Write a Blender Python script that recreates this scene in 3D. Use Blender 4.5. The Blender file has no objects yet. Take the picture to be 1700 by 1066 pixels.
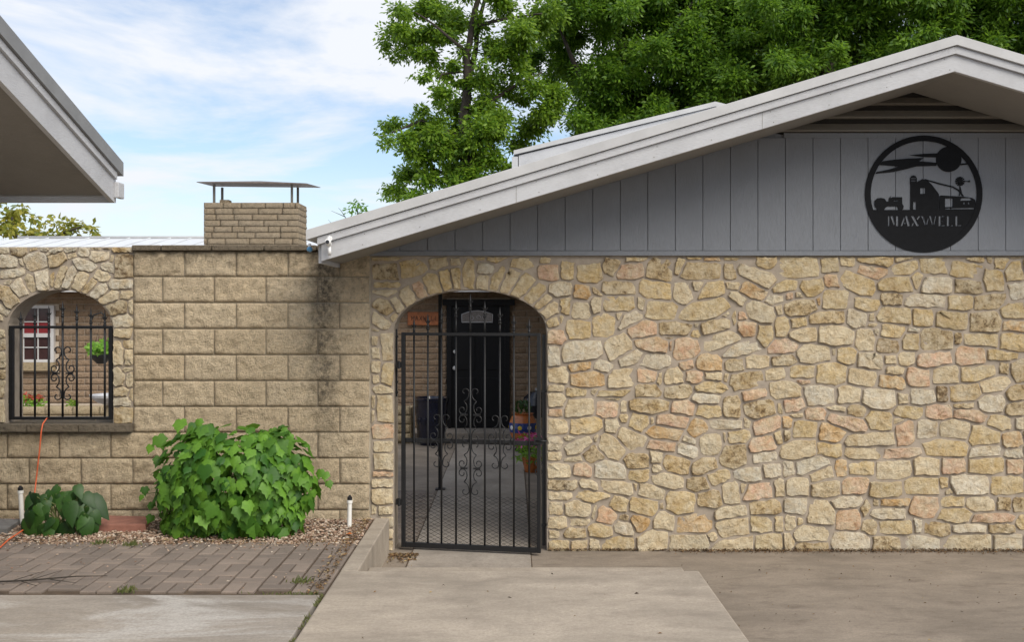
import bpy, bmesh, math, random
from mathutils import Vector, Matrix, noise as mn
R = math.radians
rnd = random.Random(11)
sc = bpy.context.scene
col = sc.collection

# ------------------------------------------------------------------ camera, sky, sun, exposure
EYE = 1.88; F = 1700.0; HX, HY = 850.0, 515.0
cam_d = bpy.data.cameras.new('camera'); cam = bpy.data.objects.new('camera', cam_d); col.objects.link(cam)
cam.location = (0, 0, EYE); cam.rotation_euler = (R(90), 0, 0)
cam_d.sensor_width = 36; cam_d.lens = 36; cam_d.shift_y = -18/1700; cam_d.clip_start = 0.05; cam_d.clip_end = 3000
sc.camera = cam
SUN_EL, SUN_AZ = 42, 38          # azimuth: degrees from straight behind the camera towards the right
w = bpy.data.worlds.new('World'); sc.world = w; w.use_nodes = True
nt = w.node_tree; nt.nodes.clear()
def wn(t, **k):
    n = nt.nodes.new(t)
    for a, b in k.items(): setattr(n, a, b)
    return n
wo = wn('ShaderNodeOutputWorld'); bg = wn('ShaderNodeBackground'); bg.inputs['Strength'].default_value = 0.07
sky = wn('ShaderNodeTexSky', sky_type='NISHITA', sun_disc=False)
sky.sun_elevation = R(SUN_EL); sky.sun_rotation = R(180-SUN_AZ); sky.air_density = 1.0; sky.dust_density = 1.2; sky.ozone_density = 2.0; sky.altitude = 200
tc = wn('ShaderNodeTexCoord'); mp = wn('ShaderNodeMapping'); mp.inputs['Scale'].default_value = (1.0, 1.0, 4.2); mp.inputs['Location'].default_value = (3.3, .4, .8)
n1 = wn('ShaderNodeTexNoise'); n1.inputs['Scale'].default_value = 2.6; n1.inputs['Detail'].default_value = 9; n1.inputs['Roughness'].default_value = .58; n1.inputs['Distortion'].default_value = .35
cr = wn('ShaderNodeValToRGB'); cr.color_ramp.elements[0].position = .42; cr.color_ramp.elements[1].position = .57
cr.color_ramp.elements[0].color = (.12, .12, .12, 1)
mx = wn('ShaderNodeMixRGB'); mx.inputs['Color2'].default_value = (5.5, 5.7, 6.1, 1)
nt.links.new(tc.outputs['Generated'], mp.inputs['Vector']); nt.links.new(mp.outputs['Vector'], n1.inputs['Vector'])
nt.links.new(n1.outputs['Fac'], cr.inputs['Fac'])
sz_ = wn('ShaderNodeSeparateXYZ'); nt.links.new(tc.outputs['Generated'], sz_.inputs[0])      # haze whitens the sky towards the horizon
hz_ = wn('ShaderNodeMapRange'); hz_.inputs[1].default_value = 0.0; hz_.inputs[2].default_value = .16; hz_.inputs[3].default_value = .85; hz_.inputs[4].default_value = .0
nt.links.new(sz_.outputs[2], hz_.inputs[0]); mxx = wn('ShaderNodeMath', operation='MAXIMUM'); nt.links.new(cr.outputs['Color'], mxx.inputs[0]); nt.links.new(hz_.outputs[0], mxx.inputs[1]); nt.links.new(mxx.outputs[0], mx.inputs['Fac'])
nt.links.new(sky.outputs['Color'], mx.inputs['Color1']); nt.links.new(mx.outputs['Color'], bg.inputs['Color'])
nt.links.new(bg.outputs['Background'], wo.inputs['Surface'])
sd = bpy.data.lights.new('sun', 'SUN'); sd.energy = 1.5; sd.angle = R(40); sd.color = (1, .93, .82)
sun = bpy.data.objects.new('sun', sd); col.objects.link(sun)
_sv = Vector((math.sin(R(SUN_AZ))*math.cos(R(SUN_EL)), -math.cos(R(SUN_AZ))*math.cos(R(SUN_EL)), math.sin(R(SUN_EL))))
sun.rotation_euler = _sv.to_track_quat('Z', 'Y').to_euler()
sc.view_settings.view_transform = 'Standard'; sc.view_settings.look = 'None'; sc.view_settings.exposure = 1.25; sc.view_settings.gamma = 1

# ------------------------------------------------------------------ helpers
def P(x, y, d): return Vector(((x-HX)/F*d, d, EYE-(y-HY)/F*d))
def tag(o, label=None, cat=None, group=None, kind=None):
    for k, v in (('label', label), ('category', cat), ('group', group), ('kind', kind)):
        if v: o[k] = v
    return o
def empty(name, loc=(0, 0, 0), rz=0, parent=None):
    o = bpy.data.objects.new(name, None); col.objects.link(o); o.location = loc; o.rotation_euler = (0, 0, rz); o.parent = parent
    o.empty_display_size = .1
    return o
def link(name, me, mat=None, parent=None, loc=None):
    o = bpy.data.objects.new(name, me); col.objects.link(o); o.parent = parent
    if loc is not None: o.location = loc
    if mat is not None and not me.materials: me.materials.append(mat)
    return o
class MB:
    def __init__(s): s.v = []; s.f = []; s.sm = []; s.c = []
    def add(s, vs, fs, smooth=False, c=None):
        o = len(s.v); s.v += [tuple(v) for v in vs]
        for f in fs: s.f.append(tuple(i+o for i in f)); s.sm.append(smooth)
        if c is not None: s.c += [c]*len(vs)
    def box(s, x0, x1, y0, y1, z0, z1):
        s.add([(x0,y0,z0),(x1,y0,z0),(x1,y1,z0),(x0,y1,z0),(x0,y0,z1),(x1,y0,z1),(x1,y1,z1),(x0,y1,z1)],
              [(0,3,2,1),(4,5,6,7),(0,1,5,4),(1,2,6,5),(2,3,7,6),(3,0,4,7)]); return s
    def prism(s, pts, y0, y1):
        n = len(pts); s.add([(x, y0, z) for x, z in pts]+[(x, y1, z) for x, z in pts],
              [tuple(range(n)), tuple(range(2*n-1, n-1, -1))]+[(i, i+n, (i+1) % n+n, (i+1) % n) for i in range(n)]); return s
    def tube(s, pts, r, n=6, cap=True):
        pts = [Vector(p) for p in pts]; m = len(pts); rr = r if isinstance(r, (list, tuple)) else [r]*m
        vs = []; up = None
        for i, p in enumerate(pts):
            t = (pts[min(i+1, m-1)]-pts[max(i-1, 0)])
            t = t.normalized() if t.length > 1e-9 else Vector((0, 0, 1))
            if up is None: up = Vector((0, 1, 0)) if abs(t.y) < .8 else Vector((1, 0, 0))
            a = t.cross(up).normalized(); b = a.cross(t).normalized(); up = b
            for k in range(n):
                q = 2*math.pi*(k+.5)/n; vs.append(p+(a*math.cos(q)+b*math.sin(q))*rr[i])
        fs = [(i*n+k, i*n+(k+1) % n, (i+1)*n+(k+1) % n, (i+1)*n+k) for i in range(m-1) for k in range(n)]
        if cap: fs += [tuple(range(n-1, -1, -1)), tuple((m-1)*n+k for k in range(n))]
        s.add(vs, fs, n > 4); return s
    def lathe(s, prof, n=20, c=(0, 0, 0)):
        vs = [(c[0]+r*math.cos(2*math.pi*k/n), c[1]+r*math.sin(2*math.pi*k/n), c[2]+z) for r, z in prof for k in range(n)]
        m = len(prof)
        for i in range(m-1):            # every band has its own rings, so edges of the profile stay crisp
            s.add(vs[i*n:(i+2)*n], [(k, (k+1) % n, n+(k+1) % n, n+k) for k in range(n)], True)
        s.add(vs[:n], [tuple(range(n-1, -1, -1))]); s.add(vs[-n:], [tuple(range(n))]); return s
    def mesh(s, name, mat=None):
        me = bpy.data.meshes.new(name); me.from_pydata(s.v, [], s.f)
        me.polygons.foreach_set('use_smooth', s.sm)
        if s.c:
            ca = me.color_attributes.new('Col', 'FLOAT_COLOR', 'POINT'); ca.data.foreach_set('color', [x for c in s.c for x in c])
        if mat: me.materials.append(mat)
        me.update(); return me
    def build(s, name, mat, parent=None, bevel=0, loc=None):
        o = link(name, s.mesh(name, mat), None, parent, loc)
        if bevel:
            m = o.modifiers.new('bevel', 'BEVEL'); m.width = bevel; m.segments = 2; m.limit_method = 'ANGLE'
        return o
def bx(name, mat, parent, x0, x1, y0, y1, z0, z1, bevel=0): return MB().box(x0, x1, y0, y1, z0, z1).build(name, mat, parent, bevel)

# ------------------------------------------------------------------ materials
class NT:
    def __init__(s, name):
        s.m = bpy.data.materials.new(name); s.m.use_nodes = True; s.t = s.m.node_tree; s.t.nodes.clear()
        s.out = s.n('ShaderNodeOutputMaterial'); s.b = s.n('ShaderNodeBsdfPrincipled'); s.l(s.b.outputs[0], s.out.inputs[0])
        g = s.n('ShaderNodeNewGeometry'); s.pos = g.outputs['Position']
        oi = s.n('ShaderNodeObjectInfo'); s.rand = oi.outputs['Random']
    def n(s, t, **k):
        n = s.t.nodes.new(t)
        for a, b in k.items(): setattr(n, a, b)
        return n
    def l(s, a, b): s.t.links.new(a, b)
    def put(s, v, sock):
        if hasattr(v, 'links'): s.l(v, sock)
        else: sock.default_value = v if not (isinstance(v, tuple) and len(v) == 3 and sock.type == 'RGBA') else (*v, 1)
    def noise(s, scale, detail=6, rough=.6, vec=None, dist=0):
        n = s.n('ShaderNodeTexNoise'); n.inputs['Scale'].default_value = scale; n.inputs['Detail'].default_value = detail; n.inputs['Roughness'].default_value = rough; n.inputs['Distortion'].default_value = dist
        s.l(vec or s.pos, n.inputs['Vector']); return n.outputs['Fac']
    def vscale(s, sx, sy, sz):
        n = s.n('ShaderNodeMapping'); n.inputs['Scale'].default_value = (sx, sy, sz); s.l(s.pos, n.inputs['Vector']); return n.outputs[0]
    def ramp(s, v, a, b, ca=0., cb=1.):
        n = s.n('ShaderNodeMapRange'); n.inputs[1].default_value = a; n.inputs[2].default_value = b; n.inputs[3].default_value = ca; n.inputs[4].default_value = cb; s.l(v, n.inputs[0]); return n.outputs[0]
    def math(s, op, a, b=0.):
        n = s.n('ShaderNodeMath', operation=op); s.put(a, n.inputs[0]); s.put(b, n.inputs[1]); return n.outputs[0]
    def mix(s, f, a, b, bt='MIX'):
        n = s.n('ShaderNodeMixRGB', blend_type=bt); s.put(f, n.inputs[0]); s.put(a, n.inputs[1]); s.put(b, n.inputs[2]); return n.outputs[0]
    def col(s, v): s.put(v, s.b.inputs['Base Color'])
    def rough(s, v): s.put(v, s.b.inputs['Roughness'])
    def bump(s, h, dist, st=1.):
        n = s.n('ShaderNodeBump'); n.inputs['Distance'].default_value = dist; n.inputs['Strength'].default_value = st; s.l(h, n.inputs['Height'])
        s.l(n.outputs[0], s.b.inputs['Normal'])
    def sep(s):
        n = s.n('ShaderNodeSeparateXYZ'); s.l(s.pos, n.inputs[0]); return n.outputs
def simple(name, c, rough=.6, var=.15, sc_=8., metal=0, bump=0, spec=.5):
    t = NT(name); f = t.noise(sc_, 6); t.col(t.mix(t.ramp(f, .3, .7), tuple(x*(1-var) for x in c), tuple(min(1, x*(1+var)) for x in c)))
    t.rough(rough); t.b.inputs['Metallic'].default_value = metal; t.b.inputs['Specular IOR Level'].default_value = spec
    if bump: t.bump(t.noise(sc_*12, 6), bump)
    return t.m

def m_stone():
    t = NT('rubble_stone'); a = t.n('ShaderNodeVertexColor', layer_name='Col')
    off = t.n('ShaderNodeVectorMath', operation='ADD'); t.l(t.pos, off.inputs[0]); cmb = t.n('ShaderNodeCombineXYZ'); t.l(t.math('MULTIPLY', t.rand, 37.), cmb.inputs[1]); t.l(cmb.outputs[0], off.inputs[1]); v = off.outputs[0]
    f = t.noise(11, 9, .68, v, .6); g = t.noise(60, 8, .75, v); h = t.noise(24, 9, .72, v, .4); k = t.noise(7, 5, .6, v)
    c = t.mix(t.ramp(f, .36, .66, .12, 1), (.76, .665, .485), a.outputs['Color'])
    c = t.mix(t.ramp(k, .52, .72, 0, .55), c, (.52, .36, .17)); c = t.mix(t.ramp(k, .30, .46, .45, 0), c, (.66, .61, .50))
    c = t.mix(t.ramp(h, .40, .66, 0, .75), c, t.mix(1., c, (.72, .63, .51), 'MULTIPLY'))
    sp = t.math('ADD', t.math('MULTIPLY', h, .6), t.math('MULTIPLY', g, .4)); sp = t.math('ADD', sp, t.math('MULTIPLY', t.math('SUBTRACT', f, .5), .35)); sp = t.math('ADD', sp, t.math('MULTIPLY', a.outputs['Alpha'], .145))
    c = t.mix(t.ramp(sp, .585, .70, 0, .85), c, (.12, .08, .045))
    c = t.mix(t.ramp(g, .34, .52, .4, 0), c, t.mix(1., c, (.75, .7, .62), 'MULTIPLY'))
    t.col(c); t.rough(.92); t.b.inputs['Specular IOR Level'].default_value = .2
    hh = t.math('ADD', t.noise(20, 12, .74, v, .5), t.math('MULTIPLY', g, .45)); t.bump(hh, .034, 1.); return t.m
def m_block(name, base, dark, stain=True):
    t = NT(name); f = t.noise(9, 7, .65); g = t.noise(70, 6, .7); big = t.noise(1.7, 5, .6)
    c = t.mix(t.ramp(f, .3, .72), tuple(x*.84 for x in base), tuple(min(1, x*1.12) for x in base))
    c = t.mix(t.ramp(t.rand, 0, 1, 0, .28), c, (base[0]*.82, base[1]*.74, base[2]*.62))
    c = t.mix(t.ramp(t.noise(34, 9, .76), .50, .68, 0, .6), c, dark); c = t.mix(t.ramp(g, .56, .76, 0, .35), c, dark)  # dark speckle, with crevice shade of the rough face painted into the colour
    if stain:
        x, y, z = t.sep()
        d = t.math('ABSOLUTE', t.math('ADD', x, 1.46)); d = t.math('ADD', d, t.math('MULTIPLY', t.math('SUBTRACT', t.noise(6, 6, .7), .5), .34))
        st = t.math('MULTIPLY', t.ramp(d, .02, .17, 1, 0), t.ramp(z, .75, 1.2, .15, 1)); st = t.math('MULTIPLY', st, t.ramp(t.noise(26, 8, .75), .36, .60, .15, 1))
        c = t.mix(t.math('MULTIPLY', st, .85), c, (.045, .042, .038))
        top = t.math('MULTIPLY', t.ramp(z, 1.95, 2.38, 0, 1), t.ramp(t.noise(11, 7, .72), .42, .66)); c = t.mix(t.math('MULTIPLY', top, .72), c, (.075, .062, .045))
        low = t.math('MULTIPLY', t.ramp(z, 1.0, .3, 0, 1), t.ramp(t.noise(5, 7, .7), .48, .70)); c = t.mix(t.math('MULTIPLY', low, .55), c, (.10, .08, .045))
        c = t.mix(t.ramp(t.noise(3.5, 8, .7), .57, .75, 0, .4), c, (.15, .12, .08))
    t.col(c); t.rough(.93); t.b.inputs['Specular IOR Level'].default_value = .2
    t.bump(t.math('ADD', t.noise(30, 12, .76), t.math('MULTIPLY', t.noise(110, 6, .7), .4)), .06, 1.); return t.m
def m_concrete(name, base, streak=(1, 1, 1), stain=(.3, .2, .12), amt=.35, light=None, crack=False):
    t = NT(name); v = t.vscale(*streak)
    f = t.noise(1.6, 9, .68, v, .4); g = t.noise(5, 9, .7, v); h = t.noise(60, 6, .7); k = t.noise(260, 3)
    c = t.mix(t.ramp(f, .3, .7), tuple(x*.62 for x in base), tuple(x*1.25 for x in base))
    c = t.mix(t.ramp(g, .52, .75, 0, amt), c, stain)
    if light: c = t.mix(t.ramp(t.noise(1.1, 10, .66, t.vscale(.8, 2.2, 1), .9), .50, .62, 0, .75), c, light)
    c = t.mix(t.ramp(h, .38, .72, 0, .5), c, tuple(x*.5 for x in base)); c = t.mix(t.ramp(t.noise(22, 8, .75, v), .5, .72, 0, .45), c, tuple(x*.55 for x in base))
    c = t.mix(t.ramp(k, .64, .74, 0, .5), c, tuple(x*.35 for x in base))
    if crack:
        dv = t.n('ShaderNodeTexNoise'); dv.inputs['Scale'].default_value = 1.7; dv.inputs['Detail'].default_value = 8; t.l(t.pos, dv.inputs['Vector'])
        ad = t.n('ShaderNodeMixRGB', blend_type='ADD'); ad.inputs[0].default_value = .5; t.l(t.pos, ad.inputs[1]); t.l(dv.outputs['Color'], ad.inputs[2])
        vo = t.n('ShaderNodeTexVoronoi', feature='DISTANCE_TO_EDGE'); vo.inputs['Scale'].default_value = .42; t.l(ad.outputs[0], vo.inputs['Vector'])
        c = t.mix(t.math('MULTIPLY', t.ramp(vo.outputs['Distance'], .0015, .004, .8, 0), t.ramp(t.noise(1.3, 3), .45, .55)), c, tuple(x*.2 for x in base))
        c = t.mix(t.ramp(t.noise(.9, 8, .7, None, .8), .56, .66, 0, .45), c, tuple(x*.5 for x in base))
    t.col(c); t.rough(.88); t.b.inputs['Specular IOR Level'].default_value = .3
    t.bump(t.math('ADD', h, t.math('MULTIPLY', k, .5)), .004, .8); return t.m
def m_paint(name, c, grain=(1, 1, 1), bumpd=.002, dirt=.25):
    t = NT(name); f = t.noise(3, 7, .7); g = t.noise(30, 6, .6, t.vscale(*grain))
    k = t.mix(t.ramp(f, .45, .75, 0, dirt), c, tuple(x*.62 for x in c)); k = t.mix(t.ramp(g, .35, .7, 0, .22), k, tuple(x*.75 for x in c))
    t.col(k); t.rough(.6); t.bump(g, bumpd); return t.m
def m_leaf(name, c1, c2, rough=.45, trans=.3):
    t = NT(name); a = t.n('ShaderNodeVertexColor', layer_name='Col')
    oi = t.rand; k = t.math('FRACT', t.math('ADD', a.outputs['Color'], oi))
    c = t.mix(k, c1, c2); c = t.mix(t.ramp(t.noise(45, 4), .35, .7, 0, .3), c, tuple(x*.6 for x in c1))
    t.col(c); t.rough(rough); t.b.inputs['Specular IOR Level'].default_value = .4
    tr = t.n('ShaderNodeBsdfTranslucent'); t.l(t.mix(.5, c, tuple(min(1, x*1.8) for x in c2)), tr.inputs[0])
    ms = t.n('ShaderNodeMixShader'); ms.inputs[0].default_value = trans; t.l(t.b.outputs[0], ms.inputs[1]); t.l(tr.outputs[0], ms.inputs[2]); t.l(ms.outputs[0], t.out.inputs[0])
    return t.m
M = {}
M['stone'] = m_stone()
M['mortar'] = simple('mortar', (.35, .295, .235), .95, .18, 14, bump=.006)
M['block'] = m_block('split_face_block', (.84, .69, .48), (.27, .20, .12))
M['cap'] = m_block('cap_stone_weathered', (.27, .225, .165), (.07, .06, .045), False)
M['bmortar'] = simple('block_mortar', (.40, .345, .265), .95, .2, 10, bump=.004)
M['brick'] = m_block('courtyard_brick', (.46, .33, .225), (.17, .11, .07), False)
M['lmortar'] = simple('pale_mortar', (.50, .42, .33), .95, .12, 20)
M['chim'] = m_block('chimney_brick', (.42, .34, .24), (.10, .075, .05), False)
M['plant_stone'] = m_block('planter_limestone', (.58, .47, .31), (.2, .16, .08), False)
M['slab'] = m_concrete('entrance_concrete', (.43, .37, .30), (.8, 1.5, 1), (.23, .19, .155), .6)
M['pad'] = m_concrete('pad_concrete', (.35, .31, .265), (.5, 1.6, 1), (.22, .175, .13), .6, (.55, .525, .49))
M['drive'] = m_concrete('driveway_concrete', (.29, .243, .194), (.75, 1.5, 1), (.12, .093, .072), .8)
M['path'] = m_concrete('path_concrete', (.37, .325, .275), (1, 1, 1), (.16, .13, .1), .5)
M['paver'] = None
def m_paver():
    t = NT('paver_brick'); f = t.noise(5, 7); h = t.noise(150, 4, .7)
    c = t.mix(t.rand, (.185, .15, .125), (.275, .22, .18)); c = t.mix(t.ramp(f, .4, .7, 0, .5), c, (.14, .118, .10)); c = t.mix(t.ramp(h, .4, .75, 0, .4), c, (.10, .082, .066))
    t.col(c); t.rough(.9); t.bump(h, .003); return t.m
M['paver'] = m_paver()
M['soil'] = simple('soil', (.10, .07, .045), .95, .4, 12, bump=.01)
M['grav'] = None
def m_vc(name, rough=.85, bump=0):
    t = NT(name); a = t.n('ShaderNodeVertexColor', layer_name='Col'); t.col(a.outputs['Color']); t.rough(rough); t.b.inputs['Specular IOR Level'].default_value = .25
    if bump: t.bump(t.noise(120, 5), bump)
    return t.m
M['grav'] = m_vc('gravel_pebble'); M['litter'] = m_vc('leaf_litter')
M['iron'] = simple('black_wrought_iron', (.007, .0075, .009), .5, .3, 30, bump=.0006)
M['white'] = m_paint('white_trim_paint', (.51, .515, .53), (1, 1, 14), .004, .5)
M['metal'] = simple('metal_roof_edge', (.45, .45, .45), .5, .1, 4)
M['metal_d'] = simple('grey_metal_roof', (.21, .212, .215), .5, .12, 4)
M['metal_w'] = simple('pale_metal_roof', (.66, .68, .70), .4, .06, 2)
M['siding'] = m_paint('grey_siding_paint', (.20, .213, .236), (9, 9, .5), .006, .2)
M['soffit'] = m_paint('soffit_paint', (.26, .25, .235), (6, .6, 1), .003, .3)
M['soffit_d'] = m_paint('weathered_soffit_board', (.235, .222, .205), (.8, 6, 1), .003, .4)
M['vent'] = m_paint('vent_slat_paint', (.19, .175, .15), (1, 1, 5), .002, .5)
M['dark'] = simple('attic_shade', (.02, .018, .016), .9)
M['signm'] = simple('black_sign_steel', (.006, .0065, .008), .65, .25, 25, bump=.0008, spec=.15)
M['door'] = simple('black_door_paint', (.004, .004, .005), .55, .2, 6, spec=.3)
M['glass'] = simple('door_glass', (.22, .20, .19), .15, .3, 40)
M['winw'] = simple('window_vinyl', (.55, .54, .53), .45, .05)
M['pane'] = simple('dark_window_glass', (.045, .022, .022), .08, .3, 5)
M['curt'] = simple('red_curtain', (.22, .018, .022), .8, .2, 12)
M['wood'] = simple('orange_wood', (.36, .12, .04), .6, .3, 18)
M['woodd'] = simple('burnt_lettering', (.06, .02, .01), .7)
M['pot'] = simple('blue_glazed_ceramic', (.006, .008, .02), .12, .4, 9)
M['terra'] = simple('terracotta_glaze', (.42, .13, .035), .25, .3, 20)
M['tblue'] = simple('cobalt_glaze', (.02, .05, .22), .2, .3, 20)
M['twhite'] = simple('white_glaze', (.75, .75, .72), .2, .05)
M['tyel'] = simple('yellow_glaze', (.6, .42, .03), .25, .1)
M['black'] = simple('black_enamel', (.012, .013, .018), .2, .2)
M['pvc'] = simple('white_pvc', (.74, .73, .69), .4, .06)
M['bcap'] = simple('black_plastic', (.012, .012, .014), .4)
M['cord'] = simple('orange_cord', (.68, .13, .045), .5, .1)
M['redst'] = simple('red_paver_slab', (.27, .12, .085), .9, .25, 14, bump=.003)
M['greyst'] = simple('grey_slab', (.17, .165, .16), .9, .25, 14, bump=.003)
M['bath'] = simple('birdbath_cement', (.52, .52, .53), .85, .2, 18, bump=.003)
M['bark'] = simple('tree_bark', (.05, .04, .032), .95, .4, 9, bump=.02)
M['twig'] = simple('green_stem', (.12, .15, .045), .7, .3)
M['leaf_shrub'] = m_leaf('shrub_leaf', (.028, .105, .010), (.16, .34, .032), .55, .28)
M['leaf_dark'] = m_leaf('dark_glossy_leaf', (.012, .042, .007), (.04, .105, .015), .5, .1)
M['leaf_tree'] = m_leaf('tree_leaf', (.040, .115, .008), (.24, .37, .03), .5, .42)
M['leaf_tree2'] = m_leaf('pecan_leaf', (.030, .095, .008), (.20, .345, .028), .5, .42)
M['leaf_yel'] = m_leaf('magnolia_leaf', (.10, .16, .02), (.42, .38, .06), .5, .4)
M['leaf_bright'] = m_leaf('bright_leaf', (.13, .30, .03), (.26, .46, .06), .5, .35)
M['red_fl'] = simple('red_foliage', (.30, .05, .025), .6, .4, 60)
M['pink'] = simple('pink_petal', (.75, .12, .42), .6, .3, 60)
M['camw'] = simple('camera_white', (.8, .8, .79), .35, .05)
M['lens'] = simple('camera_lens', (.01, .01, .012), .08)
M['bluebulb'] = simple('blue_glass', (.12, .35, .6), .15, .2)
M['grass'] = m_leaf('grass_blade', (.06, .09, .02), (.2, .2, .07), .6, .2)

# ------------------------------------------------------------------ ground and paving
def struct(o): o['kind'] = 'structure'; return o
g = MB(); g.add([(-900, -300, -.05), (900, -300, -.05), (900, 1500, -.05), (-900, 1500, -.05)], [(0, 1, 2, 3)])
struct(g.build('ground', M['soil']))
struct(bx('driveway', M['drive'], None, -.96, 9, -4, 7.99, -.04, 0))
struct(bx('courtyard_ground', M['drive'], None, -14, .72, 7.99, 15.6, -.04, -.002))
struct(bx('path', M['path'], None, -.77, .142, 7.36, 14.95, -.03, .006, .004))
for xj in (-.778, .143): struct(bx('path_joint', M['soil'], None, xj, xj+.007, 7.36, 14.95, -.03, .0045))
L = .27
struct(bx('entrance_slab', M['slab'], None, -1.06, 1.155, -4, 6.32, -.03, L, .012))
struct(bx('entrance_step', M['slab'], None, -.95, 1.13, 6.322, 6.8, -.03, .172, .012))
struct(bx('kerb', M['slab'], None, -1.06, -.95, 6.322, 7.93, -.03, L-.001, .008))
struct(bx('concrete_pad', M['pad'], None, -9, -1.085, -4, 5.785, -.03, L, .006))
pv = struct(bx('paver_path', M['soil'], None, -5, -1.064, 5.79, 7.12, -.03, L-.02))
bed = struct(bx('planter_bed', M['soil'], None, -6, -1.066, 7.122, 7.985, -.03, L-.025))
# pavers: columns that alternate one across and two along
def paver_mesh(wx, wy):
    b = MB(); e = .005; h = .06
    x, y = wx/2-.006, wy/2-.006
    b.add([(-x,-y,-h),(x,-y,-h),(x,y,-h),(-x,y,-h),(-x,-y,-e),(x,-y,-e),(x,y,-e),(-x,y,-e),(-x+e,-y+e,0),(x-e,-y+e,0),(x-e,y-e,0),(-x+e,y-e,0)],
          [(0,1,5,4),(1,2,6,5),(2,3,7,6),(3,0,4,7),(4,5,9,8),(5,6,10,9),(6,7,11,10),(7,4,8,11),(8,9,10,11)])
    return b.mesh('paver', M['paver'])
pmH, pmV = paver_mesh(.2, .1), paver_mesh(.1, .2)
def put_paver(me, x, y, z, parent):
    o = link('paver', me, None, parent, (x, y, z+rnd.uniform(-.003, .002))); o.rotation_euler = (rnd.uniform(-.008, .008), rnd.uniform(-.008, .008), rnd.uniform(-.012, .012)); return o
ci = 0; x = -1.17
while x > -3.85:
    y = 5.79-(.15 if ci % 2 else 0)-.02
    while y < 7.15:
        if y+.05 > 5.84 and y+.05 < 7.08: put_paver(pmH, x, y+.05, L-.004, pv)
        for s in (-.05, .05):
            if 5.88 < y+.2 < 7.04: put_paver(pmV, x+s, y+.2, L-.004, pv)
        y += .3
    x -= .203; ci += 1

# courtyard pavers left of the path
cg = bpy.data.objects['courtyard_ground']
for i in range(5):
    for j in range(22):
        o = put_paver(pmH, -.88-.203*i-(.1 if j % 2 else 0), 8.45+j*.103, .004, cg)

# ------------------------------------------------------------------ rubble stone packing
COL = {'c': (.74, .62, .42, .05), 'y': (.68, .52, .265, .12), 'o': (.68, .41, .17, .2), 'p': (.74, .47, .315, .08), 'g': (.74, .69, .58, .12), 'd': (.52, .385, .20, .62), 'D': (.34, .25, .15, .75)}
def stones_from(txt, x0, y0, s):
    out = []
    for r in txt.split(';'):
        r = r.strip()
        if not r: continue
        a = r.split(','); out.append([x0+float(a[0])/s, y0+float(a[1])/s, float(a[2])/s, float(a[3])/s, R(float(a[4])), a[5]])
    return out
SA = stones_from('''20,125,60,40,0,y;40,200,120,95,0,p;160,190,80,105,0,y;300,205,145,110,0,y;435,165,95,95,15,d;555,200,160,95,-10,p;745,185,165,150,10,d;600,115,130,35,0,y;865,160,55,100,20,y;1000,190,240,105,0,d;1185,195,75,95,0,d;960,105,110,30,0,y;1070,112,100,35,0,o;1200,105,90,35,0,y;1360,215,240,90,25,c;1420,130,125,85,-10,y;
115,305,135,85,-5,g;255,325,110,80,10,o;345,325,80,35,40,c;490,293,210,85,2,d;710,305,195,120,8,y;890,330,120,120,0,c;985,285,70,60,0,c;1065,310,160,95,-15,y;1205,283,80,50,0,c;1335,325,160,80,25,o;1535,285,150,62,-12,y;1230,365,110,65,25,c;1465,375,105,58,0,g;
145,415,70,100,0,y;245,445,120,100,0,c;340,405,70,110,0,c;485,400,185,100,0,y;625,400,55,80,0,c;755,440,205,115,3,y;1020,435,310,115,-12,y;1375,450,190,120,25,c;1497,435,50,70,0,c;65,510,80,60,-20,y;120,490,25,55,0,y;1215,480,35,165,0,y;1160,465,45,25,-30,c;1265,475,60,50,10,p;485,475,35,50,0,c;
230,560,150,120,5,y;390,535,150,140,0,y;555,495,165,80,-35,g;630,565,175,100,-15,p;840,555,195,85,3,d;968,590,60,45,0,y;975,530,30,25,0,c;1095,535,170,75,-15,d;1295,555,110,95,5,p;1405,600,100,140,5,y;1515,540,90,120,0,y;95,610,110,85,0,p;805,612,50,18,0,c;
255,695,245,130,-5,g;480,665,170,130,-30,c;690,655,215,85,3,p;812,665,25,55,0,p;910,690,165,145,-10,p;1130,635,235,95,-10,c;1260,680,250,85,-15,g;1520,665,180,85,-8,p;75,730,75,115,0,g;565,740,150,75,-25,g;715,765,190,95,5,g;920,780,95,60,-15,p;1045,765,170,95,5,o;1215,785,115,75,0,d;1365,765,150,80,0,c;1523,755,160,65,0,d;235,800,135,65,-12,o;385,795,110,75,20,g;
105,850,125,100,0,c;290,870,220,95,0,o;500,870,175,115,-5,c;655,855,115,85,5,p;745,870,35,80,20,c;820,855,120,95,-5,c;965,860,100,75,0,p;1085,855,115,50,0,c;1162,865,35,50,0,c;1300,885,210,105,-8,d;1465,845,125,70,-8,c;
85,930,95,45,0,c;215,960,115,55,5,y;330,955,35,35,0,c;455,975,215,65,-4,y;675,945,160,85,0,d;860,955,165,85,-10,d;1075,925,195,65,5,y;1345,970,150,75,-12,p;1530,945,190,110,0,c;1035,1000,165,60,5,g''', 900, 400, 3.8075)
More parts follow.
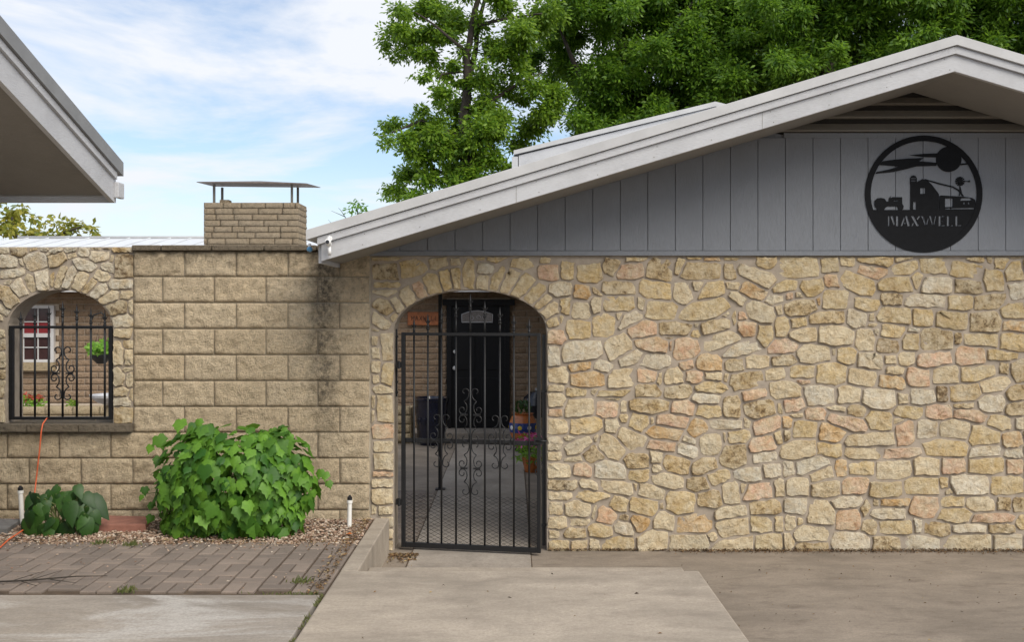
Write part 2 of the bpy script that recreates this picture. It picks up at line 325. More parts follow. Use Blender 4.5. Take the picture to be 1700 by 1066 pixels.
SC = stones_from('''90,20,110,90,0,c;85,95,85,55,0,p;235,70,180,120,-10,c;405,75,130,105,5,p;455,5,205,30,0,y;515,60,40,75,0,c;685,55,240,90,0,d;895,65,160,85,5,p;1045,90,165,80,-5,y;1195,60,110,125,0,d;1370,70,185,115,-10,d;1505,70,40,60,0,y;515,130,50,55,0,y;610,165,110,120,20,y;695,150,30,40,0,c;830,150,195,85,10,p;980,190,120,100,-35,o;1165,170,200,65,0,g;1295,165,50,60,0,c;1435,175,190,95,-12,p;100,185,130,95,0,c;280,180,205,115,0,y;440,180,90,90,0,c;770,225,220,85,8,o;565,265,195,130,25,c;750,305,175,70,5,p;928,275,95,50,10,g;1065,300,150,125,-5,c;1155,255,25,60,0,c;1240,250,140,80,-10,y;1400,290,175,85,-8,p;1500,250,80,80,0,y;
85,290,90,85,0,g;170,260,70,35,10,c;225,300,165,90,-30,c;340,260,30,45,0,c;330,365,115,100,-35,d;435,315,170,140,30,c;925,330,130,85,25,g;600,400,155,105,-10,d;720,375,80,80,5,c;845,425,165,95,15,d;1205,370,155,150,0,d;1410,380,145,60,-5,g;80,370,85,50,0,c;195,392,105,40,0,c;725,450,60,60,0,c;1025,435,150,95,-15,d;115,465,145,90,0,c;255,460,130,90,5,p;425,460,205,120,5,g;610,495,130,80,5,y;790,530,200,90,12,c;985,550,150,90,0,d;1115,505,150,85,-15,y;1300,485,185,85,0,g;1460,465,130,85,0,g;
130,555,180,65,0,d;295,550,115,60,20,c;480,570,210,85,10,c;590,565,30,50,0,c;690,600,160,100,12,c;1190,605,115,130,0,c;1355,600,180,105,-10,p;1505,570,70,110,0,c;110,625,145,55,0,c;320,625,195,80,8,y;1065,640,150,100,5,d;1270,575,40,55,0,c;485,680,110,110,35,y;640,690,190,120,8,y;870,665,170,145,0,y;755,688,35,40,0,c;1195,730,195,85,-8,c;1410,695,200,95,0,d;
90,700,85,85,0,c;225,705,150,95,0,c;325,735,30,100,10,c;415,750,120,110,15,p;515,760,60,45,15,d;615,795,110,105,20,o;770,780,125,115,5,c;965,795,215,115,-3,o;1200,820,205,125,-8,c;1395,800,150,100,0,y;1500,800,80,90,0,y;100,790,115,75,0,c;230,790,130,50,0,c;375,840,150,85,10,y;520,825,140,85,10,g;1080,880,60,55,0,c;210,860,130,70,0,d;75,868,60,50,0,c;695,905,190,120,-5,c;930,925,240,110,0,c;1205,935,260,85,-10,c;1440,920,190,105,-5,y;105,940,115,70,0,y;240,935,100,75,0,c;330,940,75,75,0,c;475,925,200,85,0,y''', 900, 660, 3.8075)
SB = stones_from('''90,170,270,125,3,y;290,155,110,100,-10,y;405,115,90,85,10,y;580,120,205,70,5,y;765,105,110,40,-15,y;770,175,160,75,-8,y;565,195,170,75,15,p;950,160,170,100,-3,y;1160,185,185,120,10,y;1215,105,110,60,0,y;1375,130,105,100,-10,y;1305,110,40,60,-30,y;1470,190,140,125,-5,y;1475,95,80,40,0,y;305,250,85,90,0,p;475,270,210,110,28,y;180,300,145,110,0,y;725,275,250,95,5,y;845,250,75,100,25,y;965,280,200,110,2,g;1170,285,165,95,3,d;1330,250,120,140,0,y;1485,315,110,100,-5,g;325,370,150,125,5,y;45,350,45,40,0,p;100,345,50,35,0,c;225,380,30,50,0,o;105,420,205,100,-8,d;530,405,150,90,5,y;685,370,125,75,0,d;905,380,245,90,3,g;1115,390,150,90,0,y;1310,385,195,95,-8,d;1455,445,150,95,-5,y;275,485,205,85,-5,d;465,490,130,115,5,g;560,485,40,60,0,c;700,470,200,105,3,y;880,480,125,110,0,y;1065,505,190,110,5,y;1275,510,190,130,0,d;1460,540,140,75,5,o;100,520,100,70,-10,y;565,530,55,30,0,c;
130,590,170,90,-5,c;330,595,215,120,5,c;520,625,120,135,5,c;690,570,140,85,8,y;825,565,70,35,0,g;590,575,35,40,20,g;805,635,100,110,-5,y;970,625,195,135,0,d;1105,615,50,65,0,d;1255,625,205,80,2,y;1455,640,165,120,5,y;660,665,130,90,5,D;195,715,195,110,-3,c;400,725,110,100,5,y;320,700,30,40,0,c;555,765,150,110,8,g;675,750,75,55,0,c;780,745,100,85,0,c;955,750,205,90,-8,p;1185,725,175,110,0,p;1385,725,180,65,3,y;125,825,150,75,0,y;300,840,185,135,3,y;505,860,175,115,3,c;710,820,110,55,3,c;850,860,155,110,8,p;1025,845,165,105,-3,c;1225,835,210,85,-8,y;1400,810,65,70,10,d;1490,830,110,130,-20,d;685,890,165,80,5,o;130,892,75,30,0,p;1350,905,190,90,-10,c;230,980,185,120,0,g;420,970,140,110,0,c;605,1000,210,120,3,g;755,1000,70,60,0,c;885,985,155,90,0,g;1005,965,75,95,0,D;1145,960,185,95,-5,d;1480,955,140,95,-10,d''', 1300, 400, 3.8075)
SD = stones_from('''65,45,140,85,-12,p;980,95,155,90,0,p;1140,55,120,35,0,d;1320,45,160,105,-3,g;1475,75,140,85,-5,d;460,85,125,70,3,d;335,70,130,35,5,c;195,105,150,80,-5,p;90,115,90,30,0,c;795,95,175,75,3,y;1190,115,205,75,5,p;405,160,240,90,15,p;610,150,165,115,0,y;1360,160,140,95,0,y;1505,165,70,80,0,g;725,150,65,35,-10,c;20,160,70,70,0,o;140,205,140,115,0,y;770,230,115,150,0,p;910,200,125,115,0,g;1090,200,185,115,0,c;1270,240,190,125,-5,y;310,230,155,110,10,o;545,265,305,90,-5,c;1460,265,150,95,-5,o;15,240,60,70,0,d;95,330,215,120,-8,c;300,330,170,90,0,y;1025,320,290,105,3,y;495,350,250,80,2,c;760,350,240,70,-8,p;1275,345,210,75,-5,g;1460,355,130,55,0,g;
30,455,90,100,0,g;185,430,210,105,-15,g;245,485,150,100,-20,c;365,450,85,100,0,o;495,445,170,85,0,y;700,460,225,125,-3,c;905,440,170,105,5,c;1075,430,155,95,0,p;1280,430,220,100,0,y;1475,440,130,85,0,p;85,560,165,115,-3,c;265,575,185,110,0,d;455,560,165,105,0,p;645,580,215,95,-5,y;875,560,220,110,2,y;1015,540,60,60,0,y;1170,555,240,120,0,g;1420,555,200,110,-3,y;1050,595,50,35,-20,c;75,690,155,105,0,g;235,725,165,150,0,c;400,660,185,75,-8,g;520,700,55,105,0,d;590,665,40,40,0,d;700,665,180,50,0,o;895,695,185,135,0,p;1065,660,145,70,-5,y;1250,675,170,95,0,c;1395,670,90,75,0,d;1495,680,90,85,0,d;660,735,205,70,-3,g;1085,745,205,90,0,y;1330,760,270,60,-3,p;1505,790,70,85,0,y;105,785,40,45,0,y;415,775,145,125,0,p;545,820,95,85,0,c;710,825,205,90,0,y;850,810,55,85,0,g;975,830,165,95,5,d;1175,830,205,55,0,g;1380,830,155,55,0,d;35,795,90,110,0,c;180,860,210,95,0,c;430,915,235,125,0,g;185,950,190,60,0,d;30,915,75,120,0,c;655,925,175,95,0,d;865,920,240,90,3,g;1165,920,295,105,0,c;1430,920,200,100,-3,g''', 1300, 660, 3.8075)
SG = stones_from('''150,120,165,95,0,d;160,40,200,25,0,y;335,90,180,110,-15,y;480,65,120,75,-15,y;165,205,155,45,0,y;145,255,150,50,0,c;145,345,130,90,40,d;205,405,60,45,-30,y;125,430,125,75,28,c;105,490,90,15,5,c;232,333,65,120,-33,c;293,283,90,115,-32,c;370,238,65,110,-28,p;447,195,90,135,-22,y;533,170,65,120,-14,y;600,155,55,130,-5,y;678,130,72,180,0,y;770,185,75,85,3,c;785,100,95,65,0,g;855,165,60,160,22,y;940,185,80,160,28,c;1010,215,85,170,38,y;1090,265,75,165,45,y;1140,320,55,145,48,c;1190,370,85,130,55,c;595,60,60,50,0,c;735,32,90,30,0,y;860,45,130,35,0,y;1020,70,145,70,0,y;
80,560,45,60,0,c;90,635,70,85,0,c;162,600,80,175,0,c;88,720,65,85,15,c;165,760,65,135,0,y;92,795,40,60,0,c;130,862,140,60,3,c;72,950,35,90,0,c;148,990,105,180,0,c''', 600, 420, 3.808)
SG += stones_from('70,35,35,85,0,c;133,138,130,105,0,p;140,232,120,75,0,c;145,330,120,105,0,c;140,410,120,40,0,p;125,465,145,60,0,c;135,550,135,100,0,c;80,635,40,55,0,c;150,640,90,60,0,c;165,710,70,70,0,c;165,790,70,60,0,c;165,860,60,60,0,c', 600, 680, 3.808)
SW = stones_from('''45,105,110,75,0,g;215,115,165,110,-5,d;370,98,85,35,-15,c;495,95,80,55,0,g;600,120,190,60,-20,g;785,100,140,65,-10,g;795,165,100,70,-15,c;925,120,120,100,0,g;1065,85,90,40,0,c;1185,75,90,30,0,c;1100,170,190,125,5,g;1360,95,215,65,0,d;1240,195,40,75,20,c;1370,280,200,250,0,D;90,230,200,150,5,g;240,240,50,85,-20,g;395,230,250,210,-10,g;640,200,200,150,-15,d;150,355,270,115,-12,g;930,270,310,130,22,g;1195,290,140,100,10,g;1125,385,190,120,25,c;1335,475,255,110,0,g;1400,600,140,90,0,c;95,460,80,55,-30,g;90,605,150,260,-38,d;210,520,125,190,-32,g;340,465,85,190,-22,c;470,430,130,215,-8,g;578,430,40,150,0,y;675,400,80,240,18,c;775,410,90,250,25,g;895,440,130,220,28,c;990,510,90,200,38,d;1095,560,110,220,50,g;1205,640,110,240,60,c;1285,745,240,140,-15,d;1355,890,240,130,-8,g;1450,735,55,150,0,c;1350,1015,200,100,5,c;45,770,130,75,30,g;0,850,60,70,0,c''', 0, 400, 6.6625)
SW += stones_from('612,648,65,120,0,c;668,605,50,45,0,c;672,665,45,80,0,c;615,770,60,95,10,c;660,735,65,25,0,c;677,785,35,70,0,c;630,848,80,45,0,c;682,865,22,60,0,c;635,900,85,45,0,g;640,970,105,80,0,d;3,545,40,40,0,c;5,605,45,50,0,g;5,685,45,85,0,c;5,755,45,50,0,d;3,835,40,90,0,c;3,950,40,110,0,c;-70,560,90,90,0,g;-70,670,100,110,0,c;-70,790,90,100,0,d;-70,920,90,140,0,c;-80,120,130,100,0,g;-90,240,150,100,8,c;-80,350,120,90,0,g;-90,460,140,90,-5,c', 0, 380, 3.135)

def clip(poly, px, py, nx, ny):
    out = []
    for i in range(len(poly)):
        a, b = poly[i], poly[(i+1) % len(poly)]
        da = (a[0]-px)*nx+(a[1]-py)*ny; db = (b[0]-px)*nx+(b[1]-py)*ny
        if da <= 0: out.append(a)
        if (da < 0 < db) or (db < 0 < da):
            t = da/(da-db); out.append((a[0]+(b[0]-a[0])*t, a[1]+(b[1]-a[1])*t))
    return out
def sup(s, dx, dy):
    c, n = math.cos(s[4]), math.sin(s[4]); u = abs(dx*c+dy*n)/(s[2]/2); v = abs(-dx*n+dy*c)/(s[3]/2)
    return (u**3+v**3)**(1/3)
def pack(S, gap, grow=1.10):
    polys = []
    for i, s in enumerate(S):
        w2, h2 = s[2]/2*grow, s[3]/2*grow; c, n = math.cos(s[4]), math.sin(s[4]); r = random.Random(i*7+3)
        ch = [min(w2, h2)*r.choice((.03, .05, .08, .15, .36)) for _ in range(8)]
        q = [(-w2+ch[0], -h2), (w2-ch[1], -h2), (w2, -h2+ch[2]), (w2, h2-ch[3]), (w2-ch[4], h2), (-w2+ch[5], h2), (-w2, h2-ch[6]), (-w2, -h2+ch[7])]
        sk = r.uniform(-.12, .12); tp = r.uniform(-.14, .14)
        q = [(a+sk*b, b*(1+tp*a/w2)) for a, b in q]
        poly = [(s[0]+a*c-b*n, s[1]+a*n+b*c) for a, b in q]
        for j, o in enumerate(S):
            if i == j: continue
            dx, dy = o[0]-s[0], o[1]-s[1]; d = math.hypot(dx, dy)
            if d > (max(s[2], s[3])+max(o[2], o[3]))*.75 or d < 1e-6: continue
            ux, uy = dx/d, dy/d
            ri = 1/sup(s, ux, uy); rj = 1/sup(o, ux, uy)
            if ri+rj+gap < d*0.98 and False: continue
            t = d*ri/(ri+rj)
            # normal of the super-ellipse of the pair at the meeting point
            def grad(e, x, y):
                h = .05; return (sup(e, x+h, y)-sup(e, x-h, y), sup(e, x, y+h)-sup(e, x, y-h))
            g1 = grad(s, ux*t, uy*t); g2 = grad(o, -ux*(d-t), -uy*(d-t)); nx, ny = g1[0]/math.hypot(*g1)-g2[0]/math.hypot(*g2), g1[1]/math.hypot(*g1)-g2[1]/math.hypot(*g2)
            l = math.hypot(nx, ny)
            if l < .2: nx, ny = ux, uy
            else: nx, ny = nx/l, ny/l
            if nx*ux+ny*uy < .25: nx, ny = ux, uy
            poly = clip(poly, s[0]+ux*t-nx*gap/2, s[1]+uy*t-ny*gap/2, nx, ny)
            if len(poly) < 3: break
        polys.append(poly)
    return polys
def area(p): return abs(sum(p[i][0]*p[(i+1) % len(p)][1]-p[(i+1) % len(p)][0]*p[i][1] for i in range(len(p))))/2
def stone_geo(poly, d, key, seed, mb, origin, proud=None):
    r = random.Random(seed); pts = [P(x, y, d) for x, y in poly]; pts = [(p.x, p.z) for p in pts]
    # subdivide the edges (corners stay), soften the corners a little and roughen the outline
    q = [pts[0]]
    for p in pts[1:]:
        if math.dist(p, q[-1]) > .006: q.append(p)
    if len(q) > 3 and math.dist(q[0], q[-1]) < .006: q.pop()
    pts = q; per = sum(math.dist(pts[i], pts[(i+1) % len(pts)]) for i in range(len(pts)))
    sm = []
    for i in range(len(pts)):
        a, b = pts[i], pts[(i+1) % len(pts)]; l = math.dist(a, b); n = max(1, round(l/per*18))
        for k in range(n): sm.append((a[0]+(b[0]-a[0])*k/n, a[1]+(b[1]-a[1])*k/n))
    N = len(sm); sm = [(.05*sm[k-1][0]+.9*sm[k][0]+.05*sm[(k+1) % N][0], .05*sm[k-1][1]+.9*sm[k][1]+.05*sm[(k+1) % N][1]) for k in range(N)]
    cx = sum(p[0] for p in sm)/N; cz = sum(p[1] for p in sm)/N; size = math.sqrt(max(area(pts), 1e-6))
    j = min(.006, size*.06); sm = [(x+r.uniform(-j, j), z+r.uniform(-j, j)) for x, z in sm]
    pr = proud or r.uniform(.009, .022)*min(1, size/.12+.3); tx, tz = r.uniform(-.07, .07), r.uniform(-.1, .05)
    ins = min(.15, .006/size+.012)
    sgn = sum(sm[k][0]*sm[(k+1) % N][1]-sm[(k+1) % N][0]*sm[k][1] for k in range(N))
    if sgn < 0: sm.reverse()
    rdg = r.uniform(0, 6.28); rx_, rz_ = math.cos(rdg), math.sin(rdg); ra = r.uniform(0, .10)
    def ring(f, y, jit):
        out = []
        for x, z in sm:
            xx, zz = cx+(x-cx)*f, cz+(z-cz)*f
            yy = d-y-r.uniform(-jit, jit)
            if y > 0: yy -= tx*(xx-cx)+tz*(zz-cz)-ra*abs(rx_*(xx-cx)+rz_*(zz-cz))+.007*mn.fractal(Vector((xx*16, seed, zz*16)), .9, 2, 3)*min(1, size/.1)
            out.append((xx-origin[0], yy-origin[1], zz-origin[2]))
        return out
    R0, R1, R2, R3, R4 = ring(1.0, -.012, 0), ring(1.0, pr*.62, .002), ring(1-ins, pr, .0025), ring((1-ins)*.64, pr*1.08, .005), ring((1-ins)*.3, pr*1.1, .005)
    b = COL[key]; v = r.uniform(.86, 1.1); wv = r.uniform(-.025, .025)
    cc = (b[0]*v+wv, b[1]*v, b[2]*v-wv, b[3]*r.uniform(.5, 1.1))
    strip = lambda o: [(o+k, o+(k+1) % N, o+N+(k+1) % N, o+N+k) for k in range(N)]
    mb.add(R0+R1, strip(0), False, cc); mb.add(R1+R2, strip(0), False, cc)
    mb.add(R2+R3+R4+[(cx-origin[0], d-pr*1.1-origin[1], cz-origin[2])], strip(0)+strip(N)+[(2*N+k, 2*N+(k+1) % N, 3*N) for k in range(N)], True, cc)
def lay_stones(S, parent, d, gap, limit, ymin, ymax, xmin, xmax, extra=()):
    polys = pack(S, gap); items = []
    for i, (s, p) in enumerate(zip(S, polys)):
        if len(p) < 3: continue
        for (px, py, nx, ny) in ((0, ymin, 0, -1), (0, ymax, 0, 1), (xmin, 0, -1, 0), (xmax, 0, 1, 0)):
            p = clip(p, px, py, nx, ny)
            if len(p) < 3: break
        for (px, py, nx, ny, cond) in extra:
            if len(p) >= 3 and cond(s): p = clip(p, px, py, nx, ny)
        if len(p) < 3 or area(p) < 12: continue
        items.append((area(p) if s[0] < 1700 else 0, i, s, p))
    items.sort(key=lambda a: -a[0]); rest = MB()
    for k, (a, i, s, p) in enumerate(items):
        if k < limit and a > 0:
            c = P(sum(q[0] for q in p)/len(p), sum(q[1] for q in p)/len(p), d); mb = MB(); stone_geo(p, d, s[5], i+500, mb, c)
            link('stone', mb.mesh('stone', M['stone']), None, parent, c)
        else: stone_geo(p, d, s[5], i+500, rest, (0, 0, 0))
    if rest.v: o = rest.build('small_stones', M['stone'], parent); o['kind'] = 'stuff'

# ------------------------------------------------------------------ gabled house: stone wall, siding, roof
house = empty('gabled_house', (2.6, 8.1, 0))
tag(house, 'house gable with rubble stone wall, grey board siding and white rake boards', 'house')
house_inv = Matrix.Translation(-house.location)
def hp(o): o.parent = house; o.matrix_parent_inverse = house_inv; return o
D = 8.0
def arch_pts(cx, cy, a, b, n=20, d=D):
    return [P(cx-a*math.cos(math.pi*k/n), cy-b*math.sin(math.pi*k/n), d) for k in range(n+1)]
ap = [(p.x, p.z) for p in arch_pts(781, 549, 127, 68)]
xl = P(616, 0, D).x; xr = 6.2; zt = P(0, 424, D).z
outl = [(xl, -.03), (ap[0][0], -.03)] + ap + [(ap[-1][0], -.03), (xr, -.03), (xr, zt), (xl, zt)]
wall = hp(MB().prism(outl, D, D+.28).build('stone_wall', M['mortar']))
S = SA+SB+SC+SD+SG
S += [[s[0]+400, s[1], s[2], s[3], s[4], s[5]] for s in SB+SD if s[0] < 1420]
def opening_extra(cx, cy, a, b, ybot):
    """stones near the opening are cut by the tangent line nearest their centre"""
    L_ = []
    def mk(th0, th1, th):
        px, py = cx-a*math.cos(th), cy-b*math.sin(th); nx, ny = math.cos(th)/a, math.sin(th)/b; l = math.hypot(nx, ny)
        def cond(s):
            if s[1] >= cy: return False
            t = math.atan2((cy-s[1])/b, (cx-s[0])/a); rr = math.hypot((cy-s[1])/b, (cx-s[0])/a)
            return th0 <= t < th1 and rr < 2.6
        L_.append((px, py, nx/l, ny/l, cond))
    n = 24
    for k in range(n): mk(math.pi*k/n, math.pi*(k+1)/n, math.pi*(k+.5)/n)
    L_.append((cx-a, 0, 1, 0, lambda s: s[1] >= cy and cx-a-80 < s[0] < cx))
    L_.append((cx+a, 0, -1, 0, lambda s: s[1] >= cy and cx <= s[0] < cx+a+80))
    return L_
lay_stones(S, wall, D, 3.8, 300, 427, 916, 617, 2200, opening_extra(781, 549, 128, 69, 915))
# siding boards
RK = 7.2                                      # depth of the rake boards
sl = .30
def rake_z(X): return P(545, 432, RK).z + sl*(X-P(545, 432, RK).x)      # underside of the rake / soffit
ridgeX = P(1585, 0, RK).x
def under(X): return rake_z(X) if X <= ridgeX else rake_z(ridgeX)-sl*(X-ridgeX)
zs0 = P(0, 420, D).z+.0
vent_z = P(0, 221, D-.03).z
sid = hp(empty('gable_siding'))
hp(bx('siding_trim', M['siding'], None, P(578, 0, D).x, xr, D-.034, D-.01, zt-.004, zt+.034, .003))
bwid = 45.55/F*D; x0 = P(1304, 0, D-.03).x-16*bwid
k = 0
while x0+k*bwid < xr:
    a = x0+k*bwid+.002; b = a+bwid-.004; k += 1
    if b < P(590, 0, D).x: continue
    za, zb = under(a)+.06, under(b)+.06
    cut = vent_z-.0365
    top = [(b, min(zb, cut)), (a, min(za, cut))]
    if min(za, cut) < zt+.045: continue
    pts = [(a, zt+.036), (b, zt+.036)]+([(b, zb), (a, za)] if max(za, zb) < cut else ([(b, cut), (a+(cut-za)/max(zb-za, 1e-6)*(b-a), cut), (a, za)] if za < cut < zb else [(b, cut), (a, cut)]))
    o = MB().prism(pts, D-.03, D-.006).build('siding_board', M['siding'], None, .002); o.parent = sid
# backing wall behind boards and vent
xe = P(560, 0, D).x
pk = [(xe, zt+.002), (xr, zt+.002), (xr, under(xr)+.04), (ridgeX, under(ridgeX)+.04), (xe, max(under(xe)+.04, zt+.01))]
hp(MB().prism(pk, D-.012, D+.2).build('gable_backing', M['siding']))
hp(MB().prism([(ridgeX-(under(ridgeX)-vent_z+.03)/sl, vent_z+.003), (xr, vent_z+.003), (xr, under(xr)+.03), (ridgeX, under(ridgeX)+.03)], D-.0145, D-.0125).build('vent_shade_backing', M['dark']))  # dark sheet, its colour stands in for shade in the slots between slats
# vent slats in the gable peak
vent = hp(empty('gable_vent'))
vz = vent_z+.01; k = 0
hp(bx('vent_trim', M['siding'], None, P(1300, 0, D).x, 2*ridgeX-P(1300, 0, D).x, D-.0312, D-.013, vent_z-.036, vent_z+.002))
while vz < under(ridgeX)-.05:
    e = lambda z: (ridgeX-(under(ridgeX)-z+.03)/sl, min(xr, ridgeX+(under(ridgeX)-z+.03)/sl))
    (xa, xb), z2 = e(vz), vz+.066; z2 = min(z2, under(ridgeX)-.012); (xc, xd) = e(vz+.012); (xf, xg) = e(z2)
    m = MB(); m.add([(xa, D-.055, vz), (xb, D-.055, vz), (xd, D-.055, vz+.012), (xc, D-.055, vz+.012), (xf, D-.016, z2), (xg, D-.016, z2), (xa, D-.016, vz), (xb, D-.016, vz)],
        [(0, 1, 2, 3), (3, 2, 5, 4), (6, 7, 1, 0), (6, 0, 3, 4), (1, 7, 5, 2)])
    o = m.build('slat', M['vent']); o.parent = vent
    vz += .104
# rake boards (both slopes), soffit, roof
def slope_strip(name, mat, z_lo, z_hi, y0, y1, x_from, bevel=0, ridge=True, xend=xr+.6):
    m = MB(); xs = [x_from, ridgeX, xend]
    f = lambda X: under(X)
    m.add([(xs[0], y, f(xs[0])+z) for y in (y0, y1) for z in (z_lo, z_hi)]+[(xs[1], y, f(xs[1])+z) for y in (y0, y1) for z in (z_lo, z_hi)]+[(xs[2], y, f(xs[2])+z) for y in (y0, y1) for z in (z_lo, z_hi)],
          [(0,4,5,1),(4,8,9,5),(2,3,7,6),(6,7,11,10),(0,2,6,4),(4,6,10,8),(1,5,7,3),(5,9,11,7),(0,1,3,2),(8,10,11,9)])
    return hp(m.build(name, mat, None, bevel))
xe0 = P(545, 0, RK).x
slope_strip('rake_board', M['white'], .008, .128, RK, RK+.035, xe0-.05, .003)
slope_strip('rake_trim', M['white'], .129, .182, RK-.022, RK+.03, xe0-.075, .003)
slope_strip('roof_edge', M['metal'], .186, .255, RK-.04, RK-.03, xe0-.15, .002)
slope_strip('soffit', M['soffit'], .02, .045, RK+.036, D-.05, xe0-.03)
slope_strip('roof', M['metal_w'], .1855, .254, RK-.029, 10.6, xe0-.15)
slope_strip('ceiling', M['soffit'], .05, .18, RK+.036, 10.59, xe0-.02)
slope_strip('roof', M['metal_w'], .05, .254, 10.602, 15.6, .5)
for k_ in range(11):
    X_ = xe0+.25+k_*.41
    for zz_ in (.035, .11): o = hp(MB().lathe([(.004, 0), (.003, .002)], 7).build('nail_head', M['vent'])); o.location = (X_+rnd.uniform(-.02, .02), RK+.0005, under(X_)+zz_); o.rotation_euler = (R(90), 0, 0)
for X_ in (xe0+1.32, xe0+3.05): hp(MB().prism([(X_, under(X_)+.010), (X_+.003, under(X_)+.011), (X_+.003, under(X_)+.127), (X_, under(X_)+.126)], RK-.0012, RK+.002).build('board_joint', M['vent']))
hp(bx('eave_fascia', M['white'], None, xe0-.075, xe0-.052, RK+.036, 10.59, under(xe0)-.02, under(xe0)+.14))
hp(bx('side_wall', M['bmortar'], None, .62, .80, D+.285, 15.58, -.02, 2.65))
hp(bx('end_wall', M['mortar'], None, xr-.25, xr-.001, D+.285, 15.58, -.02, 2.7))
# raised roof section behind
rr = hp(empty('raised_roof'))
YR = 12.0
def rp(x, y): q = P(x, y, YR); return (q.x, q.z)
def rpart(name, mat, pts, y0, y1):
    o = MB().prism(pts, y0, y1).build(name, mat, None); o.parent = rr
a, b = rp(857, 250), rp(1187, 169); c = (b[0]+.9, b[1]-.22)
rpart('roof_edge', M['metal'], [(a[0]-.03, a[1]-.05), (b[0], b[1]-.055), (c[0], c[1]-.055), c, b, (a[0]-.03, a[1])], YR-.03, 15)
rpart('rake_board', M['white'], [(a[0]+.03, a[1]-.23), (b[0], b[1]-.18), (c[0], c[1]-.18), (c[0], c[1]-.06), (b[0], b[1]-.06), (a[0]+.03, a[1]-.056)], YR, YR+.04)
rpart('end_trim', M['white'], [(a[0]-.05, a[1]-.35), (a[0]+.02, a[1]-.35), (a[0]+.02, a[1]-.07), (a[0]-.05, a[1]-.07)], YR-.01, YR+.3)
rpart('end_wall', M['siding'], [(a[0]+.05, a[1]-1.6), (c[0], c[1]-1.2), (c[0], c[1]-.2), (b[0], b[1]-.2), (a[0]+.05, a[1]-.24)], YR+.05, 14.9)

# ------------------------------------------------------------------ courtyard wall of split-face blocks with the arched window
cw = empty('courtyard_wall', (-2.6, 8.1, .25)); tag(cw, 'tan split-face block wall with an arched stone window left of the gate', 'wall')
cinv = Matrix.Translation(-cw.location)
def cp(o): o.parent = cw; o.matrix_parent_inverse = cinv; return o
xw0 = P(-330, 0, D).x; xw1 = P(222, 0, D).x; xw2 = P(615.5, 0, D).x
zsill = P(0, 716, D).z; ztop = P(0, 417, D).z; zb0 = L-.06
cp(bx('mortar_core', M['bmortar'], None, xw1, xw2, D+.001, D+.2, zb0, ztop))
cp(bx('mortar_core', M['bmortar'], None, xw0, xw1-.001, D+.001, D+.2, zb0, zsill))
courses = [417, 459.3, 502.5, 546, 589.2, 632.3, 675.5, 718, 761, 804, 847, 890]
def block_mesh(wd, ht, seed, dep=.016, nx=20, nz=10, amp=.015):
    m = MB(); vs = []; fs = []
    for j in range(nz+1):
        for i in range(nx+1):
            u, v = i/nx, j/nz; e = min(u*wd, (1-u)*wd, v*ht, (1-v)*ht)
            pr = dep*.62+min(1, e/.010)*dep*.38
            n = mn.fractal(Vector((u*wd*14+seed*7.1, v*ht*14, seed*3.3)), .9, 2.1, 4)*amp + mn.fractal(Vector((u*wd*45+seed, v*ht*45, seed)), .9, 2, 3)*amp*.45
            vs.append(((u-.5)*wd, -pr-n*min(1, e/.012+.35), (v-.5)*ht))
    W = nx+1
    for j in range(nz):
        for i in range(nx): fs.append((j*W+i, j*W+i+1, (j+1)*W+i+1, (j+1)*W+i))
    edge = [i for i in range(W)]+[j*W+nx for j in range(1, nz+1)]+[nz*W+i for i in range(nx-1, -1, -1)]+[j*W for j in range(nz-1, 0, -1)]
    n0 = len(vs)
    for e in edge: vs.append((vs[e][0], .02, vs[e][2]))
    for k in range(len(edge)): fs.append((edge[k], n0+k, n0+(k+1) % len(edge), edge[(k+1) % len(edge)]))
    m.add(vs, fs, True); return m.mesh('block', None)
bw, bh = 85.7/F*D-.0075, 43.2/F*D-.0075
FULL = [block_mesh(bw, bh, s) for s in range(9)]; HALF = [block_mesh(bw*.48, bh, s+20, nx=10) for s in range(5)]
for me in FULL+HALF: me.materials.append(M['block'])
for ci in range(len(courses)-1):
    ya, yb = courses[ci], courses[ci+1]
    off = 306.5 if ci % 2 == 0 else 270.0
    k = -9
    while True:
        xa = off+k*85.85; xb = xa+85.85; k += 1
        if xa >= 610: break
        lo = 222 if ci < 7 else -330
        xa2, xb2 = max(xa, lo), min(xb, 614.5)
        if xb2-xa2 < 8: continue
        if ya > 885: continue
        c = P((xa2+xb2)/2, (ya+yb)/2, D); wd = (xb2-xa2)/F*D-.0075
        half = wd < bw*.75
        if wd < bw*.2: continue
        me = (HALF if half else FULL)[rnd.randrange(5 if half else 9)]
        o = link('block', me, None, None, None); o.parent = cw
        flip = rnd.choice((1, -1)) if not half else 1
        o.matrix_parent_inverse = cinv; o.location = (c.x, D, c.z); o.scale = (wd/(bw*.48 if half else bw), 1, 1)
        if flip < 0: o.rotation_euler = (0, math.pi, 0)
for xa, xb in ((222, 270), (271, 353.5), (354.5, 440), (441, 527), (528, 614)):
    cp(MB().box(P(xa, 0, D).x+.002, P(xb, 0, D).x-.002, D-.055, D+.21, ztop+.002, P(0, 407.5, D).z).build('cap_stone', M['cap'], None, .008))
# stone surround and sill
sap = [(p.x, p.z) for p in arch_pts(100, 548, 88, 67)]
zs = P(0, 703, D).z; ztp = P(0, 410, D).z
sur = cp(MB().prism([(xw0+.3, zs), (sap[0][0], zs)]+sap+[(sap[-1][0], zs), (xw1-.002, zs), (xw1-.002, ztp), (xw0+.3, ztp)], D, D+.26).build('window_surround', M['mortar']))
lay_stones(SW, sur, D, 2.6, 300, 411, 703, -95, 221, opening_extra(100, 548, 89, 68, 703))
for xa, xb in ((-300, -140), (-139, 50), (51, 136), (137, 223)):
    cp(MB().box(P(xa, 0, D).x+.001, P(xb, 0, D).x-.001, D-.075, D+.27, zsill, zs-.001).build('sill_stone', M['cap'], None, .006))

